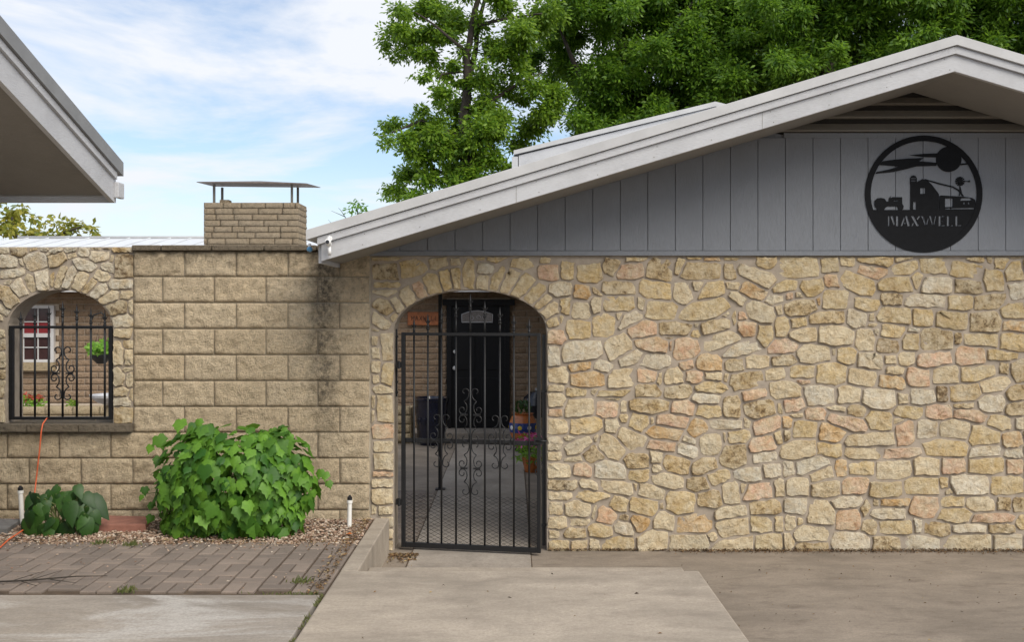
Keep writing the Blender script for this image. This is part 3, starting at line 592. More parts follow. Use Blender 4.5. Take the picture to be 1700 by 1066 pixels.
# ------------------------------------------------------------------ wrought iron
def spiral(cx, cz, r0, r1, a0, a1, n=14): return [(cx+(r0+(r1-r0)*i/n)*math.cos(a0+(a1-a0)*i/n), cz+(r0+(r1-r0)*i/n)*math.sin(a0+(a1-a0)*i/n)) for i in range(n+1)]
def scroll_unit(mb, cx, cz, s, y, r):
    for sx in (-1, 1):
        for szz in (-1, 1):
            p1 = spiral(9, 38, 2.6, 7, -math.pi*.4, math.pi*1.0, 14)+[(2.6, 33), (3.6, 29), (6, 25.5), (10.5, 22.5)]
            p2 = [(10.5, 22.5), (6.5, 17), (5.6, 12), (6.6, 6), (9.5, 2.2)]+spiral(13.5, 8.2, 7.2, 2.4, -math.pi*.62, math.pi*1.15, 15)
            for pth in (p1, p2): mb.tube([(cx+sx*a*s, y, cz+szz*b*s) for a, b in pth], r, 5)
    mb.box(cx-17*s, cx-5*s, y-.006, y+.006, cz-.006, cz+.006); mb.box(cx+5*s, cx+17*s, y-.006, y+.006, cz-.006, cz+.006)
def finial(mb, x, z0, zt, r=.0075):
    h = zt-z0
    mb.tube([(x, 0, z0), (x, 0, zt-.12)], r, 8)
    mb.lathe([(.008, 0), (.013, .008), (.013, .018), (.009, .024), (.0125, .032), (.009, .042), (.0075, .06), (.011, .075), (.004, .115), (.0008, .135)], 8, (x, 0, zt-.13))
    for s in (-1, 1): mb.tube([(x, 0, zt-.075), (x+s*.012, 0, zt-.066), (x+s*.024, 0, zt-.048)], [.006, .005, .001], 5)
def bars(parent, xs, zbot, zrail, tops, mat=M['iron'], r=.0075):
    for x, t in zip(xs, tops):
        m = MB(); m.tube([(x, 0, zbot), (x, 0, zrail)], r, 8); finial(m, x, zrail-.01, t, r); m.build('bar', mat, parent)
gate = empty('iron_gate', P(667, 915, D+.03)*1.0); gate.location.z = 0
tag(gate, 'black wrought iron gate standing slightly ajar in the arched stone opening', 'gate')
gate.rotation_euler = (0, 0, R(-11.0)); GW = 1.105
def gz(y): return EYE-(y-HY)/F*7.93
zb, zt_, zm = gz(913), gz(555), gz(734)
MB().box(0, .028, -.016, .016, zb, zt_+.012).build('frame_post', M['iron'], gate, .002)
MB().box(GW-.028, GW, -.016, .016, zb, zt_+.012).build('frame_post', M['iron'], gate, .002)
MB().box(.029, GW-.029, -.015, .015, zb, zb+.038).build('bottom_rail', M['iron'], gate, .002)
MB().box(.029, GW-.029, -.015, .015, zt_-.012, zt_+.011).build('top_rail', M['iron'], gate, .002)
MB().box(.029, GW-.029, .009, .02, zm-.018, zm+.018).build('middle_rail', M['iron'], gate, .002)
gx = lambda x: (x-665)/232*GW
bxs = [gx(x) for x in (686, 709.5, 732.6, 757, 781, 805, 830, 853, 878)]
bars(gate, bxs, zb+.038, zt_, [gz(y) for y in (528, 521, 509, 500, 488, 500, 511, 522, 529)])
for (x, y) in ((732.6, 733), (830, 733), (781, 689), (781, 778)):
    m = MB(); scroll_unit(m, gx(x), gz(y), 1/214, -.002, .0042); m.build('scroll_ornament', M['iron'], gate)
m = MB(); n = 36; z = zb+.045; rowh = .0145; rows = 26
for i in range(rows):
    zz = z+i*rowh
    m.tube([(.03+(GW-.06)*k/n, .012, zz+(.5*rowh if (k+i) % 2 else -.5*rowh)) for k in range(n+1)], .0016, 4, False)
m.build('mesh_panel', M['iron'], gate)
m = MB(); m.box(GW-.05, GW+.02, -.03, -.017, zm+.0, zm+.05).tube([(GW-.03, -.034, zm+.025), (GW+.05, -.034, zm+.025)], .006, 6); m.build('latch', M['iron'], gate)
for y in (607, 838):
    m = MB(); m.box(-.045, -.001, -.012, .02, gz(y)-.022, gz(y)+.022).lathe([(.011, -.03), (.011, .03)], 8, (-.02, -.008, gz(y))); m.build('hinge', M['iron'], gate)
jp = empty('gate_post', (P(655, 0, D+.1).x+.012, D+.12, 0)); tag(jp, 'thin black iron bar fixed to the left jamb beside the gate', 'post')
m = MB().box(-.008, .008, -.008, .008, gz(662), gz(547)); m.build('bar', M['iron'], jp)
for y in (560, 637, 655): MB().box(-.016, .014, -.02, .012, gz(y)-.008, gz(y)+.008).build('bracket', M['iron'], jp)
rp_ = empty('latch_post', (P(906, 0, D).x-.012, D+.06, 0)); tag(rp_, 'black iron latch post fixed to the right jamb of the gateway', 'post')
MB().box(-.014, .014, -.014, .014, gz(912), gz(556)).build('post', M['iron'], rp_, .002)
for y in (652, 733, 878): MB().box(-.02, .03, -.02, .02, gz(y)-.008, gz(y)+.008).build('bracket', M['iron'], rp_)
m = MB()
for s in (0, 1):
    for c0 in (772, 788): m.tube([(-.05+a/230, -.02, gz(c0)+b/230*(1 if s else -1)) for a, b in spiral(0, 0, 8, 2, 0, 5.5)], .003, 5)
m.build('scroll_ornament', M['iron'], rp_)

gr = empty('window_grille', (0, D+.03, 0)); tag(gr, 'black wrought iron grille filling the arched wall window', 'grille')
wz = lambda y: EYE-(y-HY)/F*(D+.03); wx = lambda x: (x-HX)/F*(D+.03)
MB().box(wx(16), wx(23), -.015, .015, wz(697), wz(541)).build('frame_post', M['iron'], gr, .002)
MB().box(wx(181), wx(187.5), -.015, .015, wz(697), wz(541)).build('frame_post', M['iron'], gr, .002)
MB().box(wx(23)+.001, wx(181)-.001, -.014, .014, wz(697), wz(692)).build('bottom_rail', M['iron'], gr, .002)
MB().box(wx(23)+.001, wx(181)-.001, -.014, .014, wz(545.5), wz(541)).build('top_rail', M['iron'], gr, .002)
bars(gr, [wx(x) for x in (34.5, 58, 81, 104, 127.5, 151, 174)], wz(693), wz(543), [wz(y) for y in (517, 512, 508, 500, 505, 511, 515)], r=.0085)
m = MB(); scroll_unit(m, wx(104.5), wz(620), 1/211, -.004, .0055); m.build('scroll_ornament', M['iron'], gr)
for y in (552, 665): MB().box(wx(9), wx(16)-.001, -.012, .016, wz(y)-.022, wz(y)+.022).build('hinge', M['iron'], gr)

# ------------------------------------------------------------------ round steel sign with cut-outs
sg = empty('round_sign', P(1533.5, 322, D-.0362)); tag(sg, 'round black steel farm scene sign hanging on the grey gable siding', 'sign')
SR = 97.5/F*7.955; u = SR/482.0                    # sign drawing: 482 units radius, from the enlarged photograph
def sgp(x, y): return ((x-647)*u, -(y-545)*u)
def flat(name, loops, y0, y1, parent=sg):
    cu = bpy.data.curves.new(name, 'CURVE'); cu.dimensions = '2D'; cu.fill_mode = 'BOTH'; cu.extrude = (y1-y0)/2
    for lp in loops:
        s = cu.splines.new('POLY'); s.points.add(len(lp)-1); s.use_cyclic_u = True
        for i, (a, b) in enumerate(lp): s.points[i].co = (a, b, 0, 1)
    t = bpy.data.objects.new('tmp', cu); col.objects.link(t); dg = bpy.context.evaluated_depsgraph_get(); dg.update()
    me = bpy.data.meshes.new_from_object(t.evaluated_get(dg)); bpy.data.objects.remove(t)
    me.name = name; me.materials.clear(); me.materials.append(M['signm'])
    for p in me.polygons: p.use_smooth = False
    o = link(name, me, None, parent); o.rotation_euler = (R(90), 0, 0); o.location = (0, (y0+y1)/2, 0); return o
circ = lambda r, n=72, cx=0, cy=0, a0=0, a1=2*math.pi, end=False: [(cx+r*math.cos(a0+(a1-a0)*k/n), cy+r*math.sin(a0+(a1-a0)*k/n)) for k in range(n+(1 if end else 0))]
# letters as stencil strokes
def letters():
    out = []; x = 352; H0, H1 = 810, 722
    def q(*p): out.append([sgp(a, b) for a, b in p])
    def ser(xc, w_, y, h=7): q((xc-w_/2, y), (xc+w_/2, y), (xc+w_/2, y+h), (xc-w_/2, y+h))
    # M
    q((354, 724), (367, 724), (367, 808), (354, 808)); q((372, 724), (394, 724), (412, 788), (402, 806)); q((420, 724), (440, 724), (440, 808), (420, 808))
    # A
    q((458, 808), (472, 808), (495, 748), (487, 728)); q((494, 722), (512, 722), (538, 808), (514, 808)); q((484, 790), (503, 790), (500, 778), (488, 778))
    # X
    q((542, 724), (566, 724), (612, 808), (588, 808)); q((604, 724), (622, 724), (597, 760), (590, 752)); q((546, 808), (558, 808), (570, 784), (563, 774))
    # W
    q((626, 724), (648, 724), (664, 790), (658, 806)); q((668, 790), (684, 735), (690, 750), (674, 806)); q((690, 724), (708, 724), (724, 790), (718, 806)); q((728, 790), (742, 724), (752, 724), (734, 806))
    # E
    q((770, 724), (788, 724), (788, 808), (770, 808)); q((793, 724), (818, 724), (818, 745), (812, 732), (793, 732)); q((793, 762), (806, 762), (806, 770), (793, 770)); q((793, 800), (814, 800), (820, 786), (820, 808), (793, 808))
    # L L
    for a in (838, 908):
        q((a, 724), (a+18, 724), (a+18, 808), (a, 808)); q((a+23, 800), (a+44, 800), (a+50, 784), (a+50, 808), (a+23, 808))
    return out
gy = 675; ang = math.asin((gy-545)/482.0)
seg_out = circ(SR, 48, 0, 0, math.pi+ang, 2*math.pi-ang, True)
flat('nameplate', [seg_out]+letters(), -.0015, .003)
flat('ring', [circ(SR), circ(SR*.905)], -.0040, .0020)
S_ = lambda *p: [sgp(a, b) for a, b in p]
flat('barn', [S_((538, 680), (538, 450), (590, 450), (600, 440), (618, 432), (635, 420), (672, 430), (715, 470), (772, 545), (772, 680)), S_((618, 495), (660, 495), (660, 543), (618, 543)), S_((560, 608), (585, 608), (585, 672), (560, 672))], -.0020, .0035)
flat('barn', [S_((777, 560), (790, 556), (975, 566), (1040, 576), (1068, 590), (1076, 640), (1076, 676), (777, 676)), S_((822, 580), (886, 580), (886, 650), (822, 652)), S_((955, 578), (1032, 576), (1040, 598), (946, 600)), S_((972, 612), (986, 612), (986, 628), (972, 628)), S_((1010, 612), (1024, 612), (1024, 628), (1010, 628)), S_((822, 662), (1062, 656), (1062, 668), (822, 670))], -.0022, .0040)
flat('roof_line', [S_((655, 420), (780, 455), (890, 482), (935, 508), (978, 562), (968, 564), (928, 516), (885, 491), (775, 464), (672, 434))], -.0024, .0038)
flat('silo', [S_((536, 460), (536, 415), (545, 397), (562, 390), (580, 397), (590, 415), (590, 452)), S_((542, 412), (584, 412), (584, 420), (542, 420)), S_((542, 432), (584, 432), (584, 440), (542, 440))], -.0026, .0045)
flat('tractor', [S_((243, 640), (245, 600), (265, 580), (295, 576), (325, 583), (342, 608), (358, 605), (362, 580), (378, 560), (372, 578), (392, 570), (468, 570), (470, 622), (482, 645), (478, 668), (462, 678), (440, 672), (430, 645), (345, 645), (325, 668), (315, 690), (265, 690), (262, 665)), S_((400, 597), (440, 597), (440, 604), (400, 604))], -.0028, .0033)
flat('cloud', [S_((308, 275), (400, 262), (520, 252), (645, 248), (610, 275), (700, 282), (752, 288), (752, 312), (590, 316), (500, 340), (400, 362), (250, 377), (262, 362), (350, 345), (440, 318), (285, 304))], -.0030, .0032)
flat('cloud', [S_((535, 226), (640, 214), (752, 210), (770, 205), (770, 243), (650, 240))], -.0032, .0034)
flat('sun_disc', [[(a*1.0, b) for a, b in circ(104*u, 32, sgp(853, 258)[0], sgp(853, 258)[1])]], -.0034, .0046)
flat('cloud', [S_((945, 295), (1000, 290), (1010, 302), (945, 308))], -.0036, .0036)
wm = [S_((938, 560), (944, 480), (948, 480), (966, 556), (960, 556), (946, 500), (943, 560))]
for k in range(12):
    a = k*math.pi/6; c0, s0 = math.cos(a), math.sin(a); t0, t1 = (-s0, c0), (s0, -c0)
    wm.append([sgp(946+c0*14+t0[0]*3, 440+s0*14+t0[1]*3), sgp(946+c0*38+t0[0]*7, 440+s0*38+t0[1]*7), sgp(946+c0*38+t1[0]*7, 440+s0*38+t1[1]*7), sgp(946+c0*14+t1[0]*3, 440+s0*14+t1[1]*3)])
wm += [S_((985, 437), (1010, 437), (1026, 430), (1026, 448), (1010, 443), (985, 443))]
flat('windmill', wm, -.0018, .0044); flat('windmill_hub', [circ(15*u, 14, *sgp(946, 440))], -.0038, .0048)
MB().lathe([(.006, 0), (.006, .03)], 8).build('hanger_bolt', M['signm'], sg, loc=(0, .0, SR-.02)).rotation_euler = (R(-90), 0, 0)

# ------------------------------------------------------------------ security camera, blue bulb
sm_ = empty('security_camera', P(547, 403, RK-.024)); tag(sm_, 'small white security camera on the end of the white rake board', 'camera')
MB().lathe([(.02, 0), (.02, .012)], 14).build('mount', M['camw'], sm_, loc=(0, .012, .03)).rotation_euler = (R(90), 0, 0)
m = MB(); m.tube([(0, .0, .045), (0, -.02, .03), (0, -.03, 0)], .008, 8); m.build('arm', M['camw'], sm_)
b_ = MB().lathe([(.012, -.03), (.02, -.025), (.021, .03), (.018, .04)], 16).build('body', M['camw'], sm_, loc=(0, -.04, -.005)); b_.rotation_euler = (R(75), 0, 0)
MB().lathe([(.014, 0), (.014, .004)], 14).build('lens', M['lens'], sm_, loc=(0, -.083, -.0)).rotation_euler = (R(78), 0, 0)
m = MB(); m.tube([(0, -.015, -.03), (.004, -.02, -.06), (.002, -.01, -.085)], [.014, .012, .012], 8); m.build('bracket_foot', M['camw'], sm_)
bb = empty('blue_bulb', P(514, 413, 7.4)); tag(bb, 'tiny blue and white bulb hanging at the eave corner above the wall', 'bulb')
MB().lathe([(.003, -.025), (.02, -.015), (.022, 0), (.012, .015)], 12).build('globe', M['bluebulb'], bb); MB().lathe([(.012, .014), (.012, .035), (.004, .04)], 10).build('socket', M['camw'], bb)

# ------------------------------------------------------------------ roof of the building on the left
lb = empty('left_building', (-3.3, 4, 0)); tag(lb, 'building on the left with grey metal roof, white rake board and open eave', 'building')
linv = Matrix.Translation(-lb.location)
def lp(o): o.parent = lb; o.matrix_parent_inverse = linv; return o
d1 = 6.5; XE = P(190, 0, d1).x; zE = P(0, 336, d1).z; s2 = .31
def lz(y): return zE+.035+s2*(d1-y)
def lstrip(name, mat, x0, x1, zl, zh, ya=-2.0, yb=d1):
    m = MB(); m.add([(x0, yb, lz(yb)+zl), (x1, yb, lz(yb)+zl), (x1, yb, lz(yb)+zh), (x0, yb, lz(yb)+zh), (x0, ya, lz(ya)+zl), (x1, ya, lz(ya)+zl), (x1, ya, lz(ya)+zh), (x0, ya, lz(ya)+zh)],
        [(0,3,2,1),(4,5,6,7),(0,1,5,4),(1,2,6,5),(2,3,7,6),(3,0,4,7)]); return lp(m.build(name, mat))
lstrip('soffit', M['soffit_d'], -9, XE-.03, 0, .02, yb=d1-.03)
lstrip('rake_board', M['white'], XE-.029, XE, -.035, .11)
lstrip('rake_trim', M['white'], XE-.02, XE+.018, .111, .155)
lstrip('roof_edge', M['metal_d'], XE-.01, XE+.035, .158, .245, yb=d1+.06)
lstrip('roof', M['metal_d'], -9, XE-.011, .13, .243, yb=d1+.05)
lp(bx('eave_fascia', M['white'], None, -9, XE-.002, d1+.001, d1+.03, zE-.0, zE+.17))
lp(bx('gutter_end', M['white'], None, XE-.001, XE+.03, d1-.01, d1+.09, zE+.03, zE+.13, .006))
lp(bx('wall', M['bmortar'], None, -9, -3.15, -2, 5.7, .26, 2.72))

# ------------------------------------------------------------------ rear house across the courtyard
rh = empty('rear_house', (-4, 15.7, 0)); tag(rh, 'low tan brick house across the courtyard with pale metal roof and chimney', 'house')
rinv = Matrix.Translation(-rh.location)
def rpn(o): o.parent = rh; o.matrix_parent_inverse = rinv; return o
YB = 15.6
def q_(x, y, d=YB): return P(x, y, d)
bwall = rpn(bx('wall', M['lmortar'], None, -14, .7, YB+.02, YB+.3, 0, 2.35))
bm1 = [block_mesh(.388, .088, s+40, .007, 8, 3, .006) for s in range(5)]
for me in bm1: me.materials.append(M['brick'])
def brick_rows(x0, x1, y0, y1, holes, parent, ylev=YB+.02, meshes=bm1, lw=.395, lh=.0945, zbase=0.08, full=.388):
    z = zbase+lh/2; r = 0
    while z < y1:
        X = x0-(lw/2 if r % 2 else 0)
        while X < x1 and z > y0:
            a, b = X, min(X+lw, x1)
            for h0, h1, g0, g1 in holes:
                if g0 < z < g1 and a < h1 and b > h0:
                    if a < h0: b = h0
                    elif b > h1: a = h1
                    else: b = a
            if b-a > .05:
                o = link('brick', meshes[rnd.randrange(len(meshes))], None, None); o.parent = parent; o.location = ((a+b)/2, ylev, z); o.scale = ((b-a-.007)/full, 1, 1)
            X += lw
        z += lh; r += 1
dl, dr = q_(742, 0).x, q_(846, 0).x
wl, wr, wzt, wzb = q_(16, 0).x, q_(88, 0).x, q_(0, 512).z, q_(0, 597).z
brick_rows(-1.75, .6, .05, 2.16, [(dl, dr, 0, 2.03)], bwall)
brick_rows(-7.9, -5.9, .5, 2.16, [(wl-.03, wr+.03, wzb-.16, wzt+.05)], bwall)
# door
dr_ = rpn(empty('door'))
def dp(o): o.parent = dr_; return o
zd0, zd1 = .085, q_(0, 507).z
dp(bx('frame', M['door'], None, dl, dl+.07, YB-.06, YB+.019, zd0, zd1)); dp(bx('frame', M['door'], None, dr-.07, dr, YB-.06, YB+.019, zd0, zd1))
dp(bx('head_trim', M['door'], None, dl-.06, dr+.08, YB-.08, YB+.018, zd1+.001, zd1+.09))
dp(bx('leaf', M['door'], None, dl+.071, dr-.071, YB-.02, YB+.018, zd0, zd1-.001))
xm = (dl+dr)/2
for zz0, zz1 in ((.25, .85), (.97, 1.55)):
    for s in (-1, 1): dp(bx('panel', M['door'], None, xm+s*.19-.14, xm+s*.19+.14, YB-.032, YB-.021, zz0, zz1, .008))
fx0, fx1, fz0, fz1 = q_(767, 0).x, q_(818, 0).x, q_(0, 535).z, q_(0, 522).z
fp = [(fx0, fz0), (fx1, fz0), (fx1, fz1)]+[(fx1+(fx0-fx1)*k/8, fz1+.055*math.sin(math.pi*k/8)) for k in range(1, 8)]+[(fx0, fz1)]
fl = dp(MB().prism(fp, YB-.03, YB-.021).build('fan_light', M['glass'], None))
m = MB(); m.tube([(a, YB-.032, b) for a, b in fp+[fp[0]]], .008, 5)
for cxx in (-.1, 0, .1): m.tube([(xm+cxx+c_*.9, YB-.032, fz0+.07+s_*.9) for c_, s_ in spiral(0, 0, .045, .012, cxx*20, cxx*20+5, 10)], .004, 4)
dp(m.build('leading', M['bath'], None))
m = MB(); m.lathe([(.02, 0), (.02, .02), (.03, .04), (.028, .06), (.01, .07)], 12); o = dp(m.build('knob', M['bath'], None)); o.location = (dl+.12, YB-.021, 1.0); o.rotation_euler = (R(90), 0, 0)
o = dp(MB().lathe([(.025, 0), (.025, .02)], 12).build('deadbolt', M['bath'], None)); o.location = (dl+.12, YB-.021, 1.25); o.rotation_euler = (R(90), 0, 0)
struct(bx('porch_slab', M['path'], None, -1.9, .7, 14.96, YB+.015, -.03, .082, .01))
# window
wd_ = rpn(empty('window'))
def wp(o): o.parent = wd_; return o
wp(bx('pane', M['pane'], None, wl, wr, YB-.005, YB+.018, wzb, wzt))
zmid = (wzb+wzt)/2-.02
for a, b, c, d in ((wl-.03, wr+.03, wzt, wzt+.045), (wl-.03, wr+.03, wzb-.04, wzb), (wl-.03, wl+.02, wzb+.001, wzt-.001), (wr-.02, wr+.03, wzb+.001, wzt-.001), (wl+.021, wr-.021, zmid-.03, zmid+.03)):
    wp(bx('frame', M['winw'], None, a, b, YB-.045, YB+.017, c, d))
for k in (1, 2): wp(bx('muntin', M['winw'], None, wl+(wr-wl)*k/3-.008, wl+(wr-wl)*k/3+.008, YB-.02, YB-.006, wzb+.001, wzt-.001))
for zz in ((wzt+zmid)/2, (wzb+zmid)/2): wp(bx('muntin', M['winw'], None, wl+.02, wr-.02, YB-.024, YB-.021, zz-.008, zz+.008))
wp(bx('curtain', M['curt'], None, wl+.13, wr-.02, YB-.012, YB-.0055, zmid+.03, wzt-.22)); wp(bx('curtain', M['bath'], None, wl+.02, wl+.15, YB-.014, YB-.0125, wzb+.02, wzt-.03))
wp(bx('sill', M['plant_stone'], None, wl-.1, wr+.04, YB-.09, YB+.016, wzb-.17, wzb-.045, .008))
# eave, roof with seams
rpn(bx('eave_fascia', M['winw'], None, -14, .6, YB-.5, YB-.47, 2.15, 2.29)); rpn(bx('soffit', M['winw'], None, -14, .6, YB-.469, YB+.0, 2.17, 2.2))
m = MB(); ridge_y, ridge_z = 21.2, q_(0, 396, 21.2).z
ez = 2.30; m.add([(-13.2, YB-.52, ez), (.6, YB-.52, ez), (-1.4, ridge_y, ridge_z), (P(30, 0, ridge_y).x, ridge_y, ridge_z), (-13.2, 26.5, ez), (-1.4, 26.5, ez)], [(0, 1, 2, 3), (0, 3, 4), (3, 2, 5, 4)])
rpn(m.build('roof', M['metal_w'], None))
for k in range(22):
    X = -1.6-k*.42
    rpn(MB().tube([(X, YB-.5, ez+.02), (X, ridge_y, ridge_z+.015)], .013, 4).build('roof_seam', M['metal_w'], None))
rpn(MB().tube([(P(30, 0, ridge_y).x, ridge_y, ridge_z+.02), (-1.4, ridge_y, ridge_z+.02)], .035, 6).build('ridge_cap', M['metal'], None))
# chimney
ch = rpn(empty('chimney'))
def chp(o): o.parent = ch; return o
yc = 17.0; cx0, cx1 = P(338, 0, yc).x, P(496, 0, yc).x; czt, czb = P(0, 336, yc).z, 2.3
chp(bx('core', M['chim'], None, cx0+.02, cx1-.02, yc+.03, yc+.70, czb, czt-.01))
cb = [block_mesh(.39, .094, s+70, .03, 10, 4, .014) for s in range(4)]
cbs = [block_mesh(.33, .094, s+80, .03, 9, 4, .014) for s in range(3)]
for me in cb+cbs: me.materials.append(M['chim'])
lh = .1
for r_ in range(9):
    z = czt-.05-r_*lh; X = cx0-rnd.uniform(.02, .3)
    while X < cx1-.05:
        bl_ = rnd.choice((.2, .3, .4, .42)); a, b = max(X, cx0), min(X+bl_, cx1)
        if b-a > .05:
            o = link('brick', cb[rnd.randrange(4)], None, None); chp(o); o.location = ((a+b)/2, yc+.02, z); o.scale = ((b-a-.008)/.39, 1, 1)
        X += bl_
    for k in range(2):
        o = link('brick', cbs[rnd.randrange(3)], None, None); chp(o); o.location = (cx1-.03, yc+.035+.168+k*.335, z); o.rotation_euler = (0, 0, R(90)); o.scale.x = .98
m = MB(); zc = P(0, 302, yc).z; a0, a1 = P(330, 0, yc).x, P(517, 0, yc).x
m.add([(a0, yc-.12, zc-.02), (a1-.06, yc-.12, zc-.045), (a1, yc+.8, zc+.0), (a0+.02, yc+.8, zc+.02), (a0, yc-.12, zc-.01), (a1-.06, yc-.12, zc-.035), (a1, yc+.8, zc+.01), (a0+.02, yc+.8, zc+.03), ((a0+a1)/2, yc+.35, zc+.06)],
      [(0, 3, 2, 1), (4, 5, 8), (5, 6, 8), (6, 7, 8), (7, 4, 8), (0, 1, 5, 4), (1, 2, 6, 5), (2, 3, 7, 6), (3, 0, 4, 7)])
chp(m.build('cap_sheet', simple('rusty_sheet', (.12, .09, .07), .6, .4, 9), None))
for xx in (cx0+.14, cx1-.14):
    for yy in (yc+.12, yc+.6): chp(MB().box(xx-.018, xx+.018, yy-.018, yy+.018, czt-.02, zc-.02).build('cap_leg', M['vent'], None))
chp(MB().box(cx0+.24, cx0+.40, yc+.08, yc+.25, czt-.005, czt+.055).build('brick', M['chim'], None, .01))

# low stone planter in the courtyard
pl = empty('stone_planter', (-5, 14.6, 0)); tag(pl, 'low limestone planter bed in front of the rear house', 'planter')
pinv = Matrix.Translation(-pl.location); YP = 14.4
pw = bx('wall', M['plant_stone'], None, -8.4, -1.42, YP+.02, YP+.4, 0, .50); pw.parent = pl; pw.matrix_parent_inverse = pinv
pbm = [block_mesh(.37, .118, s+90, .03, 8, 3, .014) for s in range(5)]
for me in pbm: me.materials.append(M['plant_stone'])
brick_rows(-8.3, -5.7, .2, .52, [], pw, YP+.01, pbm, .385, .126, .02, .37); brick_rows(-2.2, -1.43, 0, .52, [], pw, YP+.01, pbm, .385, .126, .02, .37)
def tuft(name, loc, n, rad, h, mat, leafl, leafw, label, cat, group=None, mat2=None, n2=0):
    e = empty(name, loc); tag(e, label, cat, group)
    for part, mt, cnt, z0 in (('foliage', mat, n, 0), ('flower', mat2, n2, h*.55)):
        if not cnt: continue
        m = MB()
        for i in range(cnt):
            a = rnd.uniform(0, 6.28); rr_ = rad*math.sqrt(rnd.random()); p = Vector((rr_*math.cos(a), rr_*.7*math.sin(a), z0+rnd.random()*(h-z0)*(1-.5*(rr_/rad)**2)))
            leaf_geo(m, p, Vector((rnd.uniform(-1, 1), rnd.uniform(-1, .2), rnd.uniform(-.6, .8))).normalized(), Vector((rnd.uniform(-.5, .5), -1, rnd.uniform(0, .8))), leafl*rnd.uniform(.7, 1.2), leafw, rnd.random())
        o = m.build(part, mt, e)
    m = MB()
    for i in range(5): m.tube([(rnd.uniform(-.3, .3)*rad, 0, -.02), (rnd.uniform(-.6, .6)*rad, rnd.uniform(-.2, .2)*rad, h*.7)], .004, 4)
    m.build('stem', M['twig'], e)
    return e
def leaf_geo(m, p, dirv, nrm, l, wdt, c):
    dirv = dirv.normalized(); s = dirv.cross(nrm)
    s = s.normalized() if s.length > 1e-4 else Vector((1, 0, 0)); up = s.cross(dirv)
    m.add([p, p+dirv*l*.4+s*wdt*.5+up*l*.06, p+dirv*l, p+dirv*l*.4-s*wdt*.5+up*l*.06, p+dirv*l*.45], [(0, 1, 4), (1, 2, 4), (2, 3, 4), (3, 0, 4)], False, (c, c, c, 1))
tuft('flower_clump', (P(48, 0, YP+.2).x, YP+.2, .50), 160, .2, .17, M['leaf_bright'], .07, .035, 'green plant with red blooms on the stone planter behind the window grille', 'flowers', None, M['red_fl'], 90)
tuft('small_plant', (P(120, 0, YP+.2).x, YP+.2, .50), 50, .07, .1, M['leaf_tree'], .05, .03, 'tiny green plant on the stone planter right of the red flowers', 'plant')
bt = empty('birdbath', (P(186, 0, 13).x, 13, 0)); tag(bt, 'grey cement birdbath seen through the window grille', 'birdbath')
zb_ = P(0, 655, 13).z
MB().lathe([(.05, zb_-.14), (.17, zb_-.10), (.26, zb_-.03), (.27, zb_), (.25, zb_), (.2, zb_-.03), (.02, zb_-.06)], 28).build('basin', M['bath'], bt)
MB().lathe([(.2, 0), (.19, .06), (.1, .12), (.07, .3), (.09, .55), (.07, zb_-.14)], 16).build('pedestal', M['plant_stone'], bt)
hb = empty('hanging_basket', (P(168, 0, 12.5).x, 12.5, 0)); tag(hb, 'bright green hanging basket plant on a black hook seen through the grille', 'plant')
zc_ = P(0, 578, 12.5).z; m = MB()
for i in range(240):
    a = rnd.uniform(0, 6.28); rr_ = .15*math.sqrt(rnd.random()); leaf_geo(m, Vector((rr_*math.cos(a), rr_*math.sin(a), zc_+rnd.uniform(-.12, .13)*(1.1-rr_/.2))), Vector((rnd.uniform(-1, 1), rnd.uniform(-1, .4), rnd.uniform(-1, .5))), Vector((0, -1, .4)), .06, .04, rnd.random())
m.build('foliage', M['leaf_bright'], hb)
MB().lathe([(.05, zc_-.19), (.12, zc_-.12), (.13, zc_-.08), (.12, zc_-.08)], 14).build('basket', M['bcap'], hb)
m = MB(); pz = P(0, 519, 12.5).z; m.tube([(-.12, 0, 0), (-.12, 0, pz-.1), (-.09, 0, pz-.03), (0, 0, pz), (.03, 0, pz-.03)], .009, 6)
for s in (-1, 1): m.tube([(.02, 0, pz-.03), (s*.11, 0, zc_-.08)], .002, 4)
m.build('hook', M['iron'], hb)

